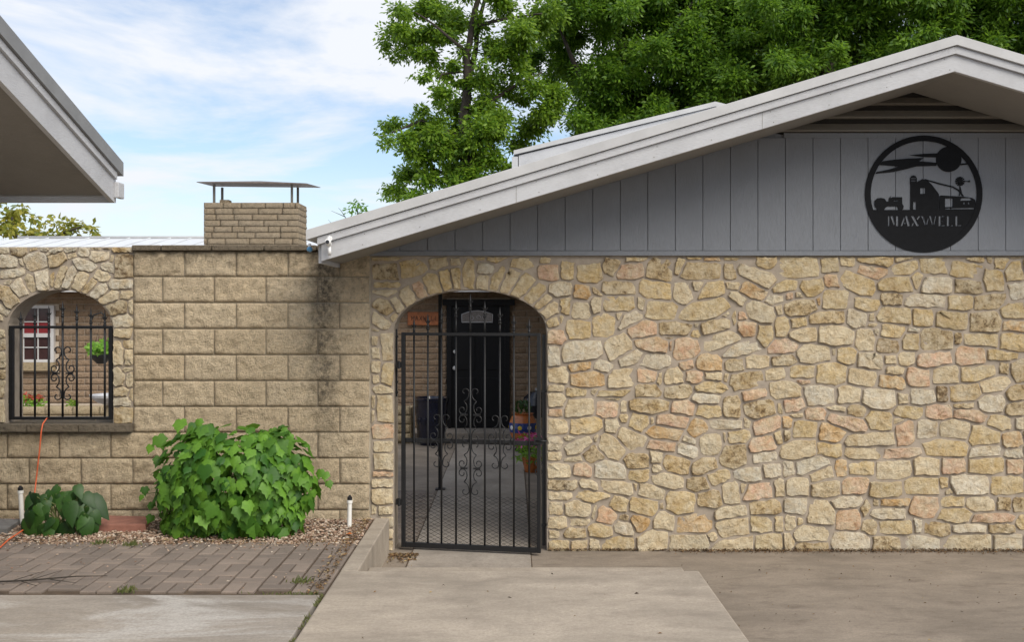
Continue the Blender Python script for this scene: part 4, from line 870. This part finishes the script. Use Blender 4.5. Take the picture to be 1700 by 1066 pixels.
# things by the rear door
pt = empty('blue_pot', (P(716, 0, 14.3).x, 14.3, .0)); tag(pt, 'large dark blue glazed pot left of the black door', 'pot')
k = 14.3/F; zr = P(0, 660, 14.3).z
MB().lathe([(.15, .0), (.19, .08), (.235, zr-.06), (.25, zr-.03), (.25, zr), (.22, zr), (.2, zr-.06), (.17, .2)], 30).build('body', M['pot'], pt)
m = MB()
for a in (-2.3, -1.9, -1.3): m.tube([(.24*math.cos(a+c_*1.5), .24*math.sin(a+c_*1.5), .33+s_*1.2) for c_, s_ in spiral(0, 0, .06, .02, 0, 5, 10)], .006, 5)
m.build('relief', M['pot'], pt)
ws = empty('wooden_sign', P(703, 529, YB-.03)); tag(ws, 'orange wooden name plank on the wall left of the black door', 'sign')
MB().box(-.24, .24, -.012, .012, -.1, .1).build('plank', M['wood'], ws, .004)
for i, ch_ in enumerate('MAXWELL'):
    m = MB(); x_ = -.18+i*.06; w_ = .04
    ST = {'M': [((0, 0), (0, 1)), ((0, 1), (.5, .4)), ((.5, .4), (1, 1)), ((1, 1), (1, 0))], 'A': [((0, 0), (.5, 1)), ((.5, 1), (1, 0)), ((.25, .4), (.75, .4))], 'X': [((0, 0), (1, 1)), ((0, 1), (1, 0))], 'W': [((0, 1), (.25, 0)), ((.25, 0), (.5, .7)), ((.5, .7), (.75, 0)), ((.75, 0), (1, 1))], 'E': [((0, 0), (0, 1)), ((0, 1), (1, 1)), ((0, .5), (.8, .5)), ((0, 0), (1, 0))], 'L': [((0, 1), (0, 0)), ((0, 0), (1, 0))]}
    for a, b in ST[ch_]: m.tube([(x_+a[0]*w_, -.014, -.03+a[1]*.07), (x_+b[0]*w_, -.014, -.03+b[1]*.07)], .005, 4)
    m.build('letter', M['woodd'], ws)
tp = empty('painted_pot', (P(868, 0, 13.6).x, 13.6, 0)); tag(tp, 'round painted blue and orange pot right of the black door', 'pot')
z0_ = .12
MB().lathe([(.10, 0), (.12, .03), (.08, .06), (.08, z0_)], 20).build('stand', M['iron'], tp)
MB().lathe([(.08, z0_), (.16, z0_+.08), (.17, z0_+.14)], 24).build('lower_band', M['terra'], tp)
MB().lathe([(.17, z0_+.141), (.185, z0_+.2), (.18, z0_+.27)], 24).build('middle_band', M['tblue'], tp)
MB().lathe([(.18, z0_+.271), (.15, z0_+.34), (.13, z0_+.37), (.15, z0_+.39), (.12, z0_+.39)], 24).build('upper_band', M['terra'], tp)
for a in range(9):
    an = a*.7-3.2; MB().lathe([(.002, -.006), (.03, 0), (.002, .006)], 8).build('painted_flower', M['twhite' if a % 2 else 'tyel'], tp, loc=(.186*math.cos(an), .186*math.sin(an), z0_+.21)).rotation_euler = (R(90), 0, an+R(90))
m = MB()
for i in range(60): leaf_geo(m, Vector((rnd.uniform(-.1, .1), rnd.uniform(-.1, .1), z0_+.38+rnd.random()*.15)), Vector((rnd.uniform(-1, 1), rnd.uniform(-1, 1), .8)), Vector((0, -1, .3)), .07, .03, rnd.random())
m.build('foliage', M['leaf_dark'], tp)
kg = empty('kettle_grill', (P(893, 0, 14.4).x, 14.4, 0)); tag(kg, 'black domed grill beside the painted pot at the courtyard wall', 'grill')
zk = P(0, 672, 14.4).z
MB().lathe([(.03, zk-.2), (.16, zk-.13), (.22, zk)], 22).build('bowl', M['black'], kg); MB().lathe([(.225, zk+.002), (.2, zk+.1), (.11, zk+.18), (.02, zk+.2)], 22).build('lid', M['black'], kg)
MB().box(-.04, .04, -.012, .012, zk+.2, zk+.235).build('handle', M['bath'], kg)
for a in (.5, 2.6, 4.7): MB().tube([(.12*math.cos(a), .12*math.sin(a), zk-.15), (.22*math.cos(a), .22*math.sin(a), 0)], .012, 6).build('leg', M['black'], kg)
pf = tuft('pink_flowers', (P(883, 0, 11.9).x, 11.9, .12), 260, .2, .34, M['leaf_bright'], .07, .02, 'bright pink flowers with green leaves just inside the gate at right', 'flowers', None, M['pink'], 130)
MB().lathe([(.08, -.12), (.11, .0), (.12, .05), (.10, .05)], 16).build('pot', M['terra'], pf)
po = empty('porch_post', (P(731, 0, 10.7).x, 10.7, 0)); tag(po, 'slim black metal post standing inside the gateway', 'post')
MB().box(-.02, .02, -.02, .02, .007, 2.3).build('shaft', M['iron'], po); MB().box(-.05, .05, -.05, .05, .006, .016).build('base_plate', M['iron'], po)

# ------------------------------------------------------------------ vegetation by the wall
def lobed_leaf(name, mat, size, fold=.12, droop=.2):
    # outline of a leaf with five points, stem at the top and tip down (local: x across, z up, faces -Y)
    o = [(0, 0), (-.16, .10), (-.36, .02), (-.40, -.16), (-.52, -.40), (-.34, -.48), (-.30, -.66), (-.14, -.74), (0, -1.05), (.14, -.74), (.30, -.66), (.34, -.48), (.52, -.40), (.40, -.16), (.36, .02), (.16, .10)]
    m = MB(); vs = [(a*size, abs(a)*size*fold*2+droop*size*b*b*.35, b*size) for a, b in o]+[(0, -.02*size, -.25*size), (0, droop*size*.1-.01*size, -.6*size)]
    n = len(o); fs = [(i, (i+1) % n, 16 if i in (0, 1, 2, 3, 12, 13, 14, 15) else 17) for i in range(n)]+[(4, 17, 16), (12, 16, 17)]
    m.add(vs, fs, False, (0, 0, 0, 1)); me = m.mesh(name, mat); me.polygons.foreach_set('use_smooth', [True]*len(me.polygons)); return me
def rot_to(nrm, tip):
    """matrix whose -Y is nrm and whose -Z leans to tip"""
    y = -Vector(nrm).normalized(); z = -Vector(tip); z = (z-y*z.dot(y)).normalized(); x = y.cross(z)
    return Matrix((x, y, z)).transposed()
shrub = empty('leafy_shrub', (P(385, 0, 7.42).x, 7.42, L-.03)); tag(shrub, 'bushy bright green shrub with lobed leaves against the block wall', 'shrub')
LM = [lobed_leaf('leaf', M['leaf_shrub'], s, f, d) for s, f, d in ((.095, .10, .2), (.08, .2, .35), (.112, .06, .1), (.062, .15, .3))]
sxr = P(545, 0, 7.4).x-P(385, 0, 7.4).x
lobes = [(390, 800, 112, 97), (322, 775, 62, 62), (452, 778, 70, 66), (308, 818, 55, 58), (474, 805, 52, 62), (365, 850, 82, 52), (440, 852, 66, 46), (335, 722, 32, 24), (462, 725, 38, 18), (320, 865, 58, 32)]
sprigs = [(240, 815), (252, 840), (235, 828), (300, 703), (322, 708), (330, 702), (345, 712), (466, 713), (452, 718), (532, 786), (545, 805), (540, 790), (258, 790), (262, 730), (250, 745), (265, 765), (268, 858), (252, 862)]
spots = []
for i in range(1700):
    lx, ly, rx, ry = lobes[rnd.choices(range(len(lobes)), [a[2]*a[3] for a in lobes])[0]]
    th = rnd.uniform(0, 6.283); ph = math.acos(rnd.uniform(-.15, 1)); sh = rnd.uniform(.72, 1.02)
    nx, ny, nz = math.sin(ph)*math.cos(th), -math.cos(ph), math.sin(ph)*math.sin(th)
    rr_ = rx/F*7.4
    p = P(lx, ly, 7.42); p = Vector((p.x+nx*rx/F*7.4*sh, 7.46+ny*min(.36, rr_*.75)*sh, p.z+nz*ry/F*7.4*sh))
    if p.z < L+.02 or p.y > 7.9: continue
    spots.append((p, Vector((nx*.7, ny, nz*.6+.25))))
for sx_, sy_ in sprigs: spots.append((P(sx_, sy_-6, 7.5), Vector((rnd.uniform(-.4, .4), -1, .5))))
spots.sort(key=lambda s: s[0].y+rnd.uniform(-.05, .05)-(1 if s[0].y == 7.5 else 0))
rest = MB(); sinv = Matrix.Translation(-shrub.location)
for i, (p, nv) in enumerate(spots):
    me = LM[rnd.randrange(4)]; nv = nv+Vector((rnd.uniform(-.45, .45), rnd.uniform(-.3, .3), rnd.uniform(-.35, .35)))
    mtx = rot_to(nv, Vector((rnd.uniform(-.5, .5), -.25, -1))).to_4x4(); s = rnd.uniform(.75, 1.2)
    if i < 300 or (p.y == 7.5):
        o = link('leaf', me, None, shrub); o.matrix_parent_inverse = sinv; o.matrix_basis = Matrix.Translation(p) @ mtx @ Matrix.Scale(s, 4)
    else:
        T = Matrix.Translation(p) @ mtx @ Matrix.Scale(s, 4); c = rnd.random(); rest.add([T @ v.co for v in me.vertices], [tuple(q.vertices) for q in me.polygons], True, (c, c, c, 1))
o = rest.build('foliage', M['leaf_shrub'], shrub); o['kind'] = 'stuff'; o.matrix_parent_inverse = sinv
for i in range(16):
    q = spots[rnd.randrange(len(spots))][0]; b0 = Vector((shrub.location.x+rnd.uniform(-.12, .12), 7.5, L-.03)); o = MB().tube([b0, b0.lerp(q, .5)+Vector((0, .03, .05)), q], [.009, .007, .003], 5).build('stem', M['twig'], shrub); o.matrix_parent_inverse = sinv
for sx_, sy_ in ((240, 820), (322, 705), (540, 795), (466, 715)):
    q = P(sx_, sy_, 7.5); b0 = P(385, 830, 7.5).lerp(q, .35); o = MB().tube([b0, b0.lerp(q, .5)+Vector((0, 0, .03)), q], [.006, .005, .0025], 5).build('stem', M['twig'], shrub); o.matrix_parent_inverse = sinv

def oval_leaf(size):
    o = [(0, .05), (-.16, .1), (-.34, .02), (-.40, -.22), (-.33, -.55), (-.15, -.9), (0, -1.15), (.15, -.9), (.33, -.55), (.40, -.22), (.34, .02), (.16, .1)]
    m = MB(); vs = [(a*size, .25*abs(a)*size+.3*size*b*b, b*size) for a, b in o]+[(0, .0, -.2*size), (0, .1*size, -.6*size)]
    n = len(o); fs = [(i, (i+1) % n, 12 if i in (0, 1, 2, 9, 10, 11) else 13) for i in range(n)]+[(3, 13, 12), (9, 12, 13)]
    m.add(vs, fs, True, (0, 0, 0, 1)); return m.mesh('leaf', M['leaf_dark'])
dpn = empty('broadleaf_plant', (P(105, 0, 7.5).x, 7.5, L-.03)); tag(dpn, 'low plant with large glossy dark green leaves below the window', 'plant')
dinv = Matrix.Translation(-dpn.location); OL = [oval_leaf(.17), oval_leaf(.14), oval_leaf(.2)]
for i, (x_, y_, sz, nx, nz, tx) in enumerate([(52, 820, 1, -.6, .2, -.3), (48, 850, 1.1, -.3, .2, -.2), (50, 862, 1.15, 0, .1, .1), (72, 840, 1.1, 0, .4, -.35), (92, 825, .9, -.2, .7, -.6), (108, 818, 1.05, .1, .9, .1), (122, 815, 1, .2, .9, .5), (140, 820, 1.05, .3, .8, .9), (150, 826, 1.1, .4, .7, 1.0), (115, 835, 1.1, 0, .6, .2), (82, 815, .8, -.4, .7, -.5), (100, 870, .9, -.1, .2, -.1), (112, 868, .8, .1, .2, .3), (128, 858, .9, .3, .3, .4), (142, 862, .9, .4, .3, .2), (90, 862, .8, -.2, .2, -.3), (66, 872, .9, -.2, .1, -.2), (135, 842, .9, .3, .5, .6), (155, 850, .7, .5, .4, .7), (40, 868, .9, -.4, .1, -.3), (96, 808, .7, -.3, .8, -.7), (128, 806, .7, .3, .9, .4)]+[(rnd.uniform(45, 160), rnd.uniform(815, 872), rnd.uniform(.5, .8), rnd.uniform(-.5, .5), rnd.uniform(.1, .8), rnd.uniform(-.8, .8)) for _ in range(26)]):
    T = Matrix.Translation(P(x_, y_, 7.36+.012*(i % 7)+(.08 if y_ < 830 else 0))) @ rot_to(Vector((nx, -1, nz)), Vector((tx, -.3, -.8))).to_4x4() @ Matrix.Scale(sz*.82, 4)
    o = link('leaf', OL[i % 3], None, dpn); o.matrix_parent_inverse = dinv; o.matrix_basis = T
    b0 = Vector((dpn.location.x+rnd.uniform(-.1, .1), 7.5, L-.03)); q = T @ Vector((0, 0, 0)); o = MB().tube([b0, b0.lerp(q, .6)+Vector((0, 0, .05)), q], .004, 4).build('stem', M['twig'], dpn); o.matrix_parent_inverse = dinv

# ------------------------------------------------------------------ small things in the bed
for x_, yt, yb_, d_, lab in ((580, 824, 868, 7.7, 'white plastic riser pipe with black cap right of the shrub'), (36, 808, 852, 7.75, 'white plastic riser pipe with black cap left of the dark plant')):
    e = empty('riser_pipe', P(x_, yb_, d_)); tag(e, lab, 'pipe', 'riser pipes in the planter bed'); h = (yb_-yt)/F*d_
    MB().lathe([(.017, -.08), (.017, h-.055), (.022, h-.052), (.022, h-.03)], 12).build('pipe', M['pvc'], e); MB().lathe([(.019, h-.029), (.019, h-.008), (.009, h), (.009, h+.006)], 12).build('cap', M['bcap'], e)
    e.rotation_euler = (0, R(-3 if x_ < 100 else 1), 0)
def slab(name, mat, pts, z0, z1, lab):
    m = MB(); n = len(pts); m.add([(x, y, z0) for x, y in pts]+[(x, y, z1) for x, y in pts], [tuple(range(n-1, -1, -1)), tuple(range(n, 2*n))]+[(i, (i+1) % n, (i+1) % n+n, i+n) for i in range(n)])
    return tag(m.build(name, mat, None, .006), lab, 'slab')
def G(x, y, z=L): d = (EYE-z)*F/(y-HY); return ((x-HX)/F*d, d)
slab('stepping_slab', M['redst'], [G(158, 874, .29), G(242, 874, .29), G(251, 860, .29), G(176, 858, .29)], L-.04, .30, 'reddish flat stepping slab between the dark plant and the shrub')
slab('grey_slab', M['greyst'], [G(-60, 880, .28), G(12, 879, .28), G(36, 863, .28), G(-60, 861, .28)], L-.04, .285, 'dark grey slab at the left edge below the riser pipe')
cpts = [P(82, 690, D+.1), P(76, 697, D-.02), P(71, 704, D-.10), P(68.5, 716, D-.115), P(66, 745, D-.1), P(62, 780, D-.09), P(58, 815, D-.08), (P(54, 0, 7.8).x, 7.8, L+.12), (P(46, 0, 7.5).x, 7.5, L+.02), (G(30, 889)[0], G(30, 889)[1], L+.012), (G(14, 899)[0], G(14, 899)[1], L+.01), (G(0, 912)[0], G(0, 912)[1], L+.01), (G(-40, 930)[0], G(-40, 930)[1], L+.01)]
tag(MB().tube(cpts, .0052, 8).build('extension_cord', M['cord']), 'orange cord running down the wall from the arched window', 'cord')
# gravel
gm = MB(); GC = [(.36, .25, .18), (.46, .35, .26), (.27, .17, .115), (.40, .29, .22), (.18, .115, .08), (.55, .47, .38)]
def pebble(m, x, y, z, s):
    c = rnd.choice(GC); v = rnd.uniform(.7, 1.1); a = rnd.uniform(0, 3); ca, sa = math.cos(a), math.sin(a); vs = []
    for px, py, pz in ((-1, -.6, 0), (.9, -.7, 0), (1, .6, 0), (-.8, .7, 0), (-.5, -.3, .7), (.5, -.4, .75), (.45, .35, .6), (-.5, .4, .8)):
        px *= rnd.uniform(.7, 1.2); py *= rnd.uniform(.7, 1.2); vs.append((x+s*(px*ca-py*sa), y+s*(px*sa+py*ca), z+s*pz*.8))
    m.add(vs, [(4, 5, 6, 7), (0, 1, 5, 4), (1, 2, 6, 5), (2, 3, 7, 6), (3, 0, 4, 7)], False, (c[0]*v, c[1]*v, c[2]*v, 1))
for i in range(7500):
    x_, y_ = rnd.uniform(-4.1, -1.08), rnd.uniform(7.08, 7.97); pebble(gm, x_, y_, L-.024+rnd.uniform(-.003, .012), rnd.uniform(.006, .014))
for i in range(260): pebble(gm, rnd.uniform(-3.6, -1.1), 7.12-abs(rnd.gauss(0, .10)), L-.003, rnd.uniform(.004, .009))
for i in range(60): pebble(gm, rnd.uniform(-3.4, -1.15), rnd.uniform(5.85, 7.1), L-.003, rnd.uniform(.004, .009))
tag(gm.build('gravel', M['grav']), 'tan gravel chips filling the planter bed along the wall', 'gravel', None, 'stuff')
# leaf litter, twigs, weeds
lm = MB()
def chip(x, y, z, l, c):
    a = rnd.uniform(0, 6.28); dx, dy = math.cos(a)*l, math.sin(a)*l; wq = l*rnd.uniform(.15, .5)
    lm.add([(x-dx, y-dy, z+.001), (x-dy/l*wq, y+dx/l*wq, z+rnd.uniform(.002, .012)), (x+dx, y+dy, z+.002), (x+dy/l*wq, y-dx/l*wq, z+rnd.uniform(.001, .008))], [(0, 3, 2, 1)], False, (*c, 1))
LC = [(.10, .06, .03), (.17, .10, .05), (.06, .04, .025), (.25, .15, .07), (.32, .24, .12)]
for i in range(2600):
    x_ = rnd.uniform(.28, 5.2); y_ = D-.012-abs(rnd.gauss(0, .03))*(.5+.5*(x_ > 1.2)); chip(x_, y_, rnd.uniform(0, .018), rnd.uniform(.004, .014), rnd.choice(LC[:3]))
for i in range(1600): chip(rnd.uniform(1.3, 5.2), D-.02-abs(rnd.gauss(0, .05)), rnd.uniform(0, .01), rnd.uniform(.004, .012), rnd.choice(LC[:4]))
for i in range(220): chip(rnd.uniform(1.2, 5), rnd.uniform(5.2, 7.9), .001, rnd.uniform(.004, .012), rnd.choice(LC))
for i in range(500): chip(-1.09-abs(rnd.gauss(0, .05)), rnd.uniform(5.8, 7.9), L, rnd.uniform(.006, .018), rnd.choice(LC))
for i in range(350): chip(rnd.uniform(-.94, -.72), D-.12-abs(rnd.gauss(0, .12)), .005, rnd.uniform(.005, .02), rnd.choice(LC))
for i in range(500): chip(rnd.uniform(-3.6, -1.1), 7.1+rnd.gauss(0, .08), L-.001, rnd.uniform(.005, .014), rnd.choice(LC))
for i in range(500): chip(rnd.uniform(-4, -1.1), rnd.uniform(7.1, 7.95), L-.008, rnd.uniform(.008, .022), rnd.choice(LC))
for i in range(260): chip(1.16+abs(rnd.gauss(0, .03)), rnd.gauss(5.2, .13), .004+rnd.random()*.03, rnd.uniform(.01, .03), (.42, .31, .13))
for i in range(18): chip(rnd.uniform(-.8, 1.0), rnd.uniform(5, 6.3), L+.001, rnd.uniform(.005, .014), rnd.choice(LC))
tag(lm.build('leaf_litter', M['litter']), 'dry brown leaf litter lying along wall bases and joints', 'litter', None, 'stuff')
wg = MB()
for i in range(330):
    t = rnd.random(); y_ = 5.8-t*1.6 if i < 240 else rnd.uniform(5.78, 5.84); x_ = -1.072+rnd.gauss(0, .006) if i < 240 else -1.1-abs(rnd.gauss(0, .15))
    if i < 240 and mn.noise(Vector((y_*5, 0, 0))) < -.05: continue
    leaf_geo(wg, Vector((x_, y_, L-.012)), Vector((rnd.uniform(-.9, .9), rnd.uniform(-.7, .7), .8)), Vector((0, -1, 0)), rnd.uniform(.012, .035), .006, rnd.random())
for cx_, cy_ in (((-2.83), 7.05), (-2.6, 7.0), (-3.3, 5.9), (-1.25, 6.05), (-2.2, 5.85)):
    for i in range(50): leaf_geo(wg, Vector((cx_+rnd.gauss(0, .03), cy_+rnd.gauss(0, .02), L-.003)), Vector((rnd.uniform(-.8, .8), rnd.uniform(-.6, .6), .9)), Vector((0, -1, 0)), rnd.uniform(.015, .05), .008, rnd.random())
tag(wg.build('weeds', M['grass']), 'small green weeds sprouting in the paving joints', 'weeds', None, 'stuff')
tw = empty('fallen_twig', (-2.85, 6.05, L)); tag(tw, 'bare dark twig lying on the pavers at the left edge', 'twig')
m = MB(); m.tube([(-.3, -.05, .01), (0, 0, .012), (.25, .06, .02), (.42, .1, .012)], [.006, .005, .004, .002], 5); m.build('stem', M['bark'], tw)
for a, b in (((0, 0, .012), (.12, .16, .03)), ((-.1, -.02, .012), (.02, .14, .03)), ((.1, .02, .014), (.3, -.06, .012)), ((-.05, -.01, .01), (.1, -.12, .01))): MB().tube([a, b], [.003, .0015], 4).build('side_twig', M['bark'], tw)
ol = MB(); ol.add([(-.025, 0, .004), (0, -.02, .014), (.028, .002, .006), (.004, .022, .016)], [(0, 1, 2, 3)]); o = ol.build('fallen_leaf', simple('orange_leaf', (.45, .13, .03), .6), None, loc=(G(579, 889)[0], G(579, 889)[1], L)); tag(o, 'single orange fallen leaf on the gravel beside the kerb', 'leaf')

# ------------------------------------------------------------------ trees
def tree(name, label, base, limbs, blobs, mat, leaf, dens, trunk_r, cat='tree', group=None, aspect=.4, shell=.55):
    e = empty(name, base); tag(e, label, cat, group); inv = Matrix.Translation(-e.location)
    m = MB()
    for pts, r0, r1 in limbs:
        pts = [Vector(p) for p in pts]; sub = []
        for i in range(len(pts)-1):
            for k in range(4):
                t = k/4; q = pts[i].lerp(pts[i+1], t); sub.append(q+Vector((mn.noise(q*1.3), mn.noise(q*1.3+Vector((9, 0, 0))), 0))*.10)
        sub.append(pts[-1]); m.tube(sub, [r0+(r1-r0)*i/(len(sub)-1) for i in range(len(sub))], 7)
    o = m.build('trunk', M['bark'], e); o.matrix_parent_inverse = inv
    lf = MB(); V = lf.v; Fc = lf.f
    for (c, rad, zs_) in blobs:
        n = int(dens*rad*rad*4)
        # clumps
        nc = max(4, int(rad*rad*9)); cl = []
        for k in range(nc):
            v = Vector((rnd.gauss(0, 1), rnd.gauss(0, 1), rnd.gauss(0, 1))).normalized()*rad*rnd.uniform(shell, 1.0); v.z *= zs_; cl.append((c+v, rnd.uniform(.16, .36)*min(1.2, rad*.9+.3)))
        for k in range(n):
            cc, cr_ = cl[rnd.randrange(nc)]; v = Vector((rnd.gauss(0, .55), rnd.gauss(0, .55), rnd.gauss(0, .42)))*cr_
            p = cc+v; dr_v = (v*.8/cr_+Vector((rnd.uniform(-.8, .8), rnd.uniform(-.8, .8), rnd.uniform(-1.1, .3)))).normalized()
            nv = Vector((rnd.uniform(-.7, .7), rnd.uniform(-1, .3), rnd.uniform(.1, 1))); s = dr_v.cross(nv)
            if s.length < .05: continue
            s.normalize(); l = leaf*rnd.uniform(.65, 1.25); wq = l*aspect*.5; cv = rnd.random(); o0 = len(V)
            V += [tuple(p), tuple(p+dr_v*l*.45+s*wq), tuple(p+dr_v*l), tuple(p+dr_v*l*.45-s*wq)]; Fc.append((o0, o0+1, o0+2, o0+3)); lf.sm.append(False); lf.c += [(cv, cv, cv, 1)]*4
    o = lf.build('crown', mat, e); o.matrix_parent_inverse = inv
    return e
d = 24.0
def B(lst, dd, jit=.9): return [(P(x, y, dd+rnd.uniform(-jit, jit)), r/F*dd, .85) for x, y, r in lst]
tl = [([P(770, 420, d), P(772, 230, d), P(775, 150, d)], .16, .11), ([P(775, 150, d), P(772, 90, d), P(790, 20, d), P(800, -60, d)], .10, .05), ([P(775, 140, d), P(792, 70, d+.3), P(805, -20, d+.4)], .08, .04),
      ([P(770, 85, d), P(735, 55, d-.4), P(690, 20, d-.6)], .05, .015), ([P(785, 45, d), P(850, 28, d), P(900, 22, d-.4)], .05, .015), ([P(768, 118, d), P(738, 122, d-.3), P(722, 150, d-.5)], .03, .01), ([P(770, 230, d), P(700, 200, d-.5), P(650, 220, d-.8)], .05, .015), ([P(772, 200, d), P(840, 150, d), P(900, 120, d)], .06, .02), ([P(770, 300, d), P(720, 280, d), P(680, 300, d)], .05, .02)]
tb = B([(672, 40, 34), (700, 15, 40), (660, 70, 26), (690, 75, 32), (722, 50, 40), (715, 95, 26), (745, 15, 45), (800, 10, 50), (850, 10, 50), (870, 60, 45), (830, 60, 36), (700, 125, 14), (735, 165, 26), (705, 190, 28), (650, 215, 22), (640, 232, 12), (690, 235, 46), (735, 225, 48), (780, 250, 52), (720, 270, 48), (690, 290, 34), (665, 305, 22), (648, 315, 12), (830, 230, 55), (780, 180, 36), (880, 200, 55), (860, 140, 34), (760, 300, 50), (820, 290, 50), (735, 320, 40), (700, 335, 30), (745, 120, 18), (805, 120, 26), (770, 120, 26), (795, 85, 34), (760, 50, 30), (805, 160, 38), (825, 195, 44), (850, 100, 40), (900, 60, 55), (900, 150, 50), (750, 190, 28)], d, 1.0)
tree('oak_tree', 'tall green tree with visible dark trunk at the left of the trees', (P(770, 0, d).x, d, 0), tl, tb, M['leaf_tree'], .115, 1300, .16, group=None, aspect=.5)
d = 27.0
bl = []
for i in range(105):
    x_ = rnd.uniform(900, 1330); y_ = rnd.uniform(-60, 300-(x_-850)*.2); bl.append((x_, y_, rnd.uniform(38, 66)))
tl = [([P(1040, 420, d), P(1050, 200, d), P(1030, 60, d), P(1000, -80, d)], .24, .1), ([P(1045, 180, d), P(1120, 60, d-1), P(1180, -40, d-1)], .12, .03), ([P(1045, 220, d), P(960, 120, d-1), P(920, 20, d-1)], .1, .03), ([P(1048, 190, d), P(1190, 110, d-.2), P(1240, 90, d-.2)], .06, .02)]
tree('shade_tree', 'large dense green tree behind the roof, middle of the three big trees', (P(1040, 0, d).x, d, 0), tl, B(bl, d, 1.6), M['leaf_tree2'], .125, 1050, .2, aspect=.45)
d = 25.0; bl = []
for i in range(100):
    x_ = rnd.uniform(1290, 1790); y_ = rnd.uniform(-70, 120); bl.append((x_, y_, rnd.uniform(36, 62)))
bl += [(1220+i*22, 150-i*6, 34) for i in range(8)]
dd = d-.2
tl = [([P(1385, 330, dd), P(1380, 150, dd), P(1378, 95, dd), P(1360, 40, dd), P(1340, -40, dd)], .24, .12), ([P(1380, 105, dd), P(1345, 60, dd), P(1325, 35, dd)], .09, .04), ([P(1430, 330, dd+.4), P(1428, 130, dd+.4), P(1432, 70, dd+.4), P(1480, 10, dd)], .16, .06), ([P(1432, 85, dd), P(1480, 45, dd), P(1500, 30, dd)], .06, .02), ([P(1378, 120, dd), P(1340, 95, dd-.2)], .05, .02)]
tree('pecan_tree', 'big green tree with two dark trunks rising behind the gable ridge', (P(1400, 0, dd).x, d, 0), tl, [b for b in B(bl, d, 1.3) if not (P(1350, 0, d).x < b[0].x < P(1440, 0, d).x and P(0, 150, d).z < b[0].z < P(0, 55, d).z and b[0].y < d-.4)], M['leaf_tree2'], .14, 950, .2, aspect=.36)
d = 30.0
tree('magnolia_tree', 'yellowish green tree top rising over the wall at far left', (P(60, 0, d).x, d, 0), [([P(30, 480, d), P(30, 400, d), P(20, 360, d)], .12, .03), ([P(30, 420, d), P(110, 385, d), P(140, 375, d)], .06, .02)], B([(10, 365, 26), (-20, 350, 40), (25, 345, 14), (30, 385, 22), (60, 378, 18), (65, 365, 8), (90, 385, 16), (110, 372, 15), (135, 378, 18), (150, 384, 12), (-60, 380, 50)], d, .5), M['leaf_yel'], .2, 260, .1, aspect=.5)
d = 26.0
tree('small_tree', 'small green tree top peeking over the eave by the chimney', (P(592, 0, d).x, d, 0), [([P(592, 480, d), P(592, 400, d), P(592, 345, d)], .05, .015), ([P(592, 400, d), P(570, 360, d), P(562, 345, d)], .015, .004), ([P(570, 360, d), P(550, 350, d)], .01, .003), ([P(592, 420, d), P(545, 365, d)], .012, .003)], B([(590, 342, 9), (597, 338, 7), (584, 346, 7), (600, 352, 9), (640, 325, 8), (650, 318, 7)], d, .1), M['leaf_bright'], .12, 500, .05, aspect=.5)
bpy.context.view_layer.update()
